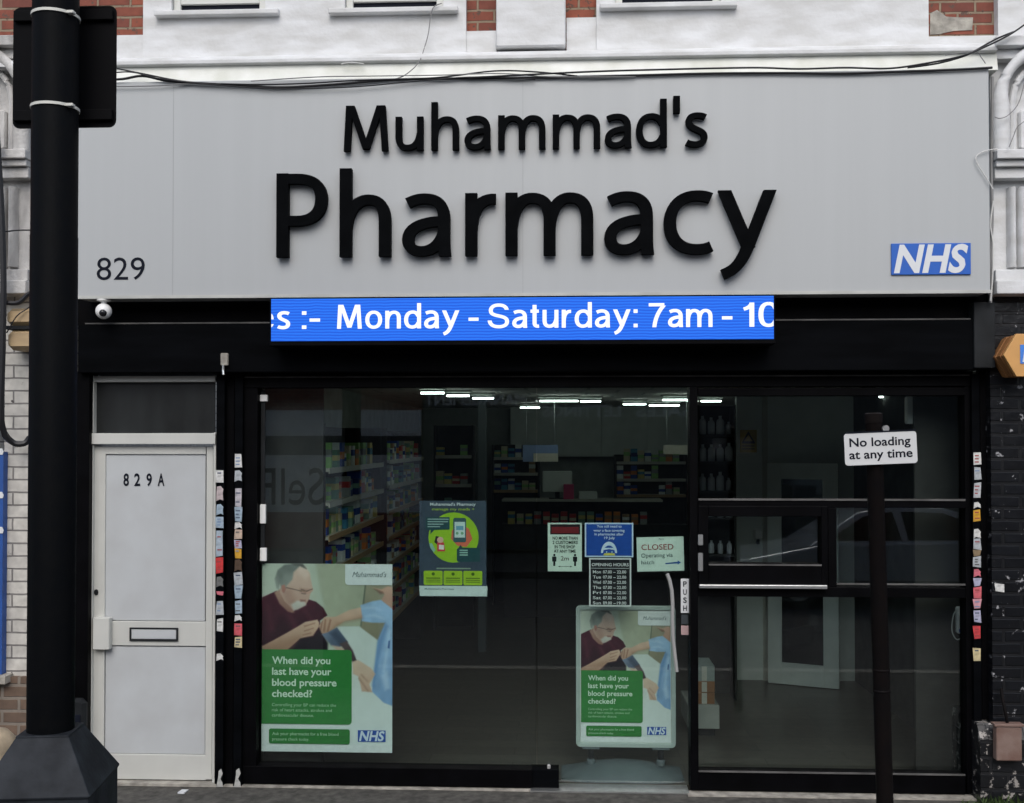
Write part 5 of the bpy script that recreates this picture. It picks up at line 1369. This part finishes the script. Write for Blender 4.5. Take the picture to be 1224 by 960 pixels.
# soap dispenser like white box on the partition
x0, x1, z0, z1 = R(902, 633, 912, 651, yp-.1)
sd = thing('soap_dispenser', 'small white dispenser on the partition seen through the hatch window', 'dispenser', ((x0+x1)/2, yp, z0))
link('dispenser_body', MB().bevbox(x0, x1, yp-.11, yp-.001, z0+.05, z1, .015), 'white_plastic', sd)
link('dispenser_nozzle', MB().tube([((x0+x1)/2, yp-.06, z0+.0495), ((x0+x1)/2, yp-.06, z0)], .015, 10), 'grey_dark', sd)
# the door
dl = Vector((W(918, 806, 3.2)[0], 3.2)); dr = Vector((W(1003, 815, 2.95)[0], 2.95))
ang = math.atan2(dr.y-dl.y, dr.x-dl.x); wd_ = (dr-dl).length
DR = thing('inner_door', 'white inner door standing ajar with a tall dark glass panel', 'door', (dl.x, dl.y, FZ))
def ld(x0, x1, y0, y1, z0, z1): return MB().box(dl.x+x0, dl.x+x1, dl.y+y0, dl.y+y1, FZ+z0, FZ+z1)
lf = ld(0, .13, 0, .045, .008, 2.08); 
for b_ in ((wd_-.14, wd_, 0, .045, .008, 2.08), (.1301, wd_-.1401, 0, .045, .008, .21), (.1301, wd_-.1401, 0, .045, 1.93, 2.08)):
    q = ld(*b_); lf.add(q.v, q.f)
link('door_leaf', lf, 'int_white', DR, bevel=.003)
link('door_glass', ld(.1302, wd_-.1402, .012, .03, .2101, 1.9299), 'glass_dark', DR)
link('door_handle', ld(wd_-.09, wd_-.07, -.04, -.0005, .95, 1.1), 'steel', DR, bevel=.004)
DR.rotation_euler = (0, 0, ang)
# bottle shelves behind the top light
yb = 2.5
xa, xb = W(833, 540, yb)[0], W(880, 540, yb)[0]
bs_ = thing('shelving_unit', 'dark shelves of white bottles against the pale partition', 'shelves', ((xa+xb)/2, yb+.15, FZ))
link('back_panel', MB().box(xa, xb, yb+.28, yb+.3, FZ, 2.62), 'int_dark', bs_)
for x in (xa, xb-.02): link('side_panel', MB().box(x, x+.02, yb, yb+.2795, FZ, 2.62), 'int_dark', bs_)
bot = None
for li, z in enumerate((2.36, 2.12, 1.86, 1.62, 1.30, .98)):
    link('shelf', MB().box(xa+.0205, xb-.0205, yb, yb+.279, z-.02, z), 'dark_wood', bs_)
    for i in range(4):
        if bot is None:
            bot = link('bottle', MB().lathe([(.028, 0), (.032, .006), (.032, .10), (.024, .118), (.013, .124), (.013, .15)], (0, 0, 0), 12), 'plate_white', smooth=True); o = bot
        else:
            o = bot.copy(); COL.objects.link(o)
        o.location = (xa+.06+i*.078, yb+.07+random.uniform(0, .04), z+.0005); sc_ = random.choice((.75, .9, 1.0, 1.1)); o.scale = (sc_, sc_, sc_)
        tag(o, f'white bottle on {ORD[li]} shelf from top of dark bottle shelves, {ORD[i]} from left', 'bottle', 'white bottles on the dark shelves')
# low stand with cartons beside the black post
ys_ = 1.3
xa, xb = W(822, 830, ys_)[0], W(860, 830, ys_)[0]
zst_ = W(850, 843, ys_)[1]
dsn = thing('display_stand', 'low white display stand beside the black door post inside', 'stand', ((xa+xb)/2, ys_+.2, FZ))
link('stand_base', MB().box(xa, xb, ys_, ys_+.5, FZ+.06, zst_), mat('stand_board', (.3, .31, .28), .6, var=.1), dsn, bevel=.006)
link('stand_foot', MB().box(xa+.03, xb-.03, ys_+.03, ys_+.47, FZ, FZ+.0595), 'grey_dark', dsn)
for (z0_, hh, rgb, lab) in ((zst_, .09, (128, 88, 56), 'orange brown carton on the low white stand, lower of two'), (zst_+.0905, .085, (138, 96, 62), 'orange brown carton on the low white stand, upper of two'), (zst_+.176, .12, (140, 150, 146), 'pale carton on top of the two brown ones on the low stand')):
    cx_ = (xa+xb)/2+.01
    c_ = thing('carton', lab, 'carton', (cx_, ys_+.2, z0_), 'cartons on the low stand')
    link('carton_body', MB().box(cx_-.08, cx_+.08, ys_+.03, ys_+.36, z0_+.0005, z0_+hh), ink(rgb), c_, bevel=.004)
    link('carton_tape', MB().box(cx_-.02, cx_+.02, ys_+.0285, ys_+.0296, z0_+.004, z0_+hh-.004), 'shelf_white', c_)

# ================================================================== ACROSS THE STREET (seen mirrored in the glass)
LV = 16.3; YO = .1-LV
ox = lambda px: W(px, 560, LV)[0]
oz = lambda py: W(700, py, LV)[1]
def opposite(label, xa, xb, wall_m, bands, nwin, h=7.0):
    t = thing('facing_building', label, 'building', ((xa+xb)/2, YO, 0), 'buildings across the street')
    link('facing_wall', MB().box(xa+.005, xb-.005, YO-6, YO-.001, 0, h), wall_m, t)
    for z0_, z1_, m_, nm in bands: link(nm, MB().box(xa+.02, xb-.02, YO, YO+.08, z0_, z1_), m_, t)
    step = (xb-xa)/nwin
    for fl in (4.4,):
        for i in range(nwin):
            c_ = xa+(i+.5)*step
            w = link('window', MB().box(c_-.6, c_+.6, YO, YO+.05, fl, fl+1.6), 'upvc', t)
            link('pane', MB().box(c_-.52, c_+.52, YO+.0505, YO+.055, fl+.08, fl+1.52), 'glass_dark', w)
    return t
O1 = opposite('grey rendered building across the street with pale bands', ox(-700), ox(505), 'brick_red',
   [(oz(521), oz(490), 'opp_render', 'pale_band'), (oz(544), oz(521.2), 'opp_dark', 'dark_band'), (oz(613), oz(544.2), 'opp_render', 'facing_sign'), (oz(660), oz(613.2), mat('brick_stall', (.2, .05, .04), .8), 'stall_riser'), (0, oz(660.2), 'opp_dark', 'stall_base')], 7)
k = put_text(MB(), 'SelF', ox(313), ox(388), oz(604), oz(560)-oz(604), YO+.084, 0, mirror=True); link('facing_lettering', k, 'ink_dark', O1)
O2 = opposite('dark fronted estate office across the street with white lettering', ox(505.5), ox(835), 'brick_brown',
   [(oz(515), oz(462), 'opp_dark', 'facing_sign'), (0, oz(515.2), 'opp_dark', 'facing_shopfront')], 3)
k = MB()
for s, a, b, py in (('MANAGEMENT', 508, 628, 484), ('LETTINGS', 648, 742, 498), ('SALES', 760, 826, 498)): put_text(k, s, ox(a), ox(b), oz(py), oz(py-13)-oz(py), YO+.084, .02, mirror=True)
link('facing_lettering', k, 'plate_white', O2)
O3 = opposite('brick building across the street beyond the parked car', ox(835.5), ox(1900), 'brick_brown',
   [(oz(520), oz(470), 'opp_dark', 'facing_sign'), (0, oz(520.2), 'opp_dark', 'facing_shopfront')], 7)
# the houses either side of the pharmacy, beyond the frame
def neighbour(label, xa, xb, low, up_m):
    t = thing('neighbouring_building', label, 'building', ((xa+xb)/2, 0, 0))
    link('upper_wall', MB().box(xa, xb, 0, 6, 3.4, 8.2), up_m, t)
    link('lower_wall', MB().box(xa, xb, .05, 6, -.02, 3.39), low, t)
    link('fascia_board', MB().box(xa+.15, xb-.15, -.12, .049, 2.75, 3.35), 'blue_paint', t, bevel=.006)
    link('shop_window', MB().box(xa+.3, xb-.3, .02, .049, .55, 2.6), 'glass_dark', t)
    for k_ in (.28, .72):
        c_ = xa+(xb-xa)*k_
        w = link('window', MB().box(c_-.6, c_+.6, -.06, -.001, 5.0, 6.75), 'upvc', t, bevel=.006)
        link('pane', MB().box(c_-.5, c_+.5, -.066, -.0605, 5.1, 6.65), 'glass_dark', w)
neighbour('white brick house with blue shop fascia left of the pharmacy', -10.2, -3.72, 'brick_white', 'brick_red')
neighbour('brick house with black brick shop front right of the pharmacy', 4.05, 10.5, 'brick_black', 'brick_red')
# silver car waiting in the road, mirrored in the right hand panes
cyf = -8.7
CR_ = thing('parked_car', 'silver blue car standing in the road, mirrored in the right panes', 'car', (4.9, cyf-.85, -.12))
def cp(a, z): return (2.9+a, -.12+z)
body = [cp(*p) for p in ((.05,.3), (.0,.55), (.12,.72), (.95,.88), (1.3,.95), (3.3,.98), (4.05,.9), (4.2,.7), (4.2,.35), (4.0,.24), (.3,.22))]
bd_ = MB(); n = len(body); bd_.prism_xz(body, cyf-1.74, cyf)
link('car_body', bd_, 'car_paint', CR_, bevel=.04)
cab0 = [cp(*p) for p in ((1.0,.9), (1.75,1.38), (2.2,1.47), (3.0,1.45), (3.5,1.3), (4.0,.93))]
cabm = MB(); vs = []
for y_, ins in ((cyf-.05, 0), (cyf-1.69, 0)):
    for i, (x, z) in enumerate(cab0):
        inn = .16*(z-cab0[0][1])/.55; vs.append((x, y_-inn if y_ > cyf-.5 else y_+inn, z))
n = len(cab0); cabm.add(vs, [tuple(range(n)), tuple(range(2*n-1, n-1, -1))]+[((i+1) % n, i, i+n, (i+1) % n+n) for i in range(n)])
link('car_cabin', cabm, 'car_paint', CR_, bevel=.02)
for pts in (((1.28,.98), (1.83,1.33), (2.25,1.4), (2.35,.99)), ((2.45,.99), (2.37,1.4), (2.98,1.38), (3.4,1.22), (3.62,1.0))):
    w_ = MB(); P = [cp(*p) for p in pts]
    w_.add([(x, cyf-.05-.16*(z+.12-.9)/.55+.012, z) for x, z in P], [tuple(range(len(P)))]); link('car_window', w_, 'glass_dark', CR_)
for wx in (.85, 3.45):
    for yy in (cyf-.20, cyf-1.54):
        c_ = cp(wx, .31); wh = MB().tube([(c_[0], yy-.11, c_[1]), (c_[0], yy+.215, c_[1])], .31, 24)
        wl = link('wheel', wh, 'rubber', CR_); link('rim', MB().tube([(c_[0], yy+.2155, c_[1]), (c_[0], yy+.23, c_[1])], .2, 20), 'alu', wl)
for z_ in (.62,):
    link('headlight', MB().box(2.9+.0, 2.9+.3, cyf-.25, cyf+.004, -.12+.58, -.12+.70), 'plate_white', CR_, bevel=.02)

# ================================================================== LIGHT
w = bpy.data.worlds.new('World'); SC.world = w; w.use_nodes = True
N, L = w.node_tree.nodes, w.node_tree.links
sky = N.new('ShaderNodeTexSky'); sky.sky_type = 'NISHITA'; sky.sun_disc = False
SUN_EL = RAD(44)
sky.sun_elevation = SUN_EL; sky.sun_rotation = RAD(175); sky.air_density = 1.0; sky.dust_density = 2.5; sky.ozone_density = 1.0
hs = N.new('ShaderNodeHueSaturation'); hs.inputs['Saturation'].default_value = .7
L.new(sky.outputs[0], hs.inputs['Color']); L.new(hs.outputs[0], N['Background'].inputs[0])
N['Background'].inputs[1].default_value = .12
sl = bpy.data.lights.new('sun', 'SUN'); sl.energy = .7; sl.angle = RAD(40); sl.color = (1, .995, .985)
so = bpy.data.objects.new('sun', sl); COL.objects.link(so); so.rotation_euler = (RAD(90)-SUN_EL, 0, RAD(-5)); so.location = (0, -10, 12)

SC.view_settings.view_transform = 'Standard'; SC.view_settings.look = 'None'
SC.view_settings.exposure = EXP; SC.view_settings.gamma = 1; SC.view_settings.use_curve_mapping = False
SC.cycles.max_bounces = 8; SC.cycles.transparent_max_bounces = 24
SC.cycles.use_denoising = True
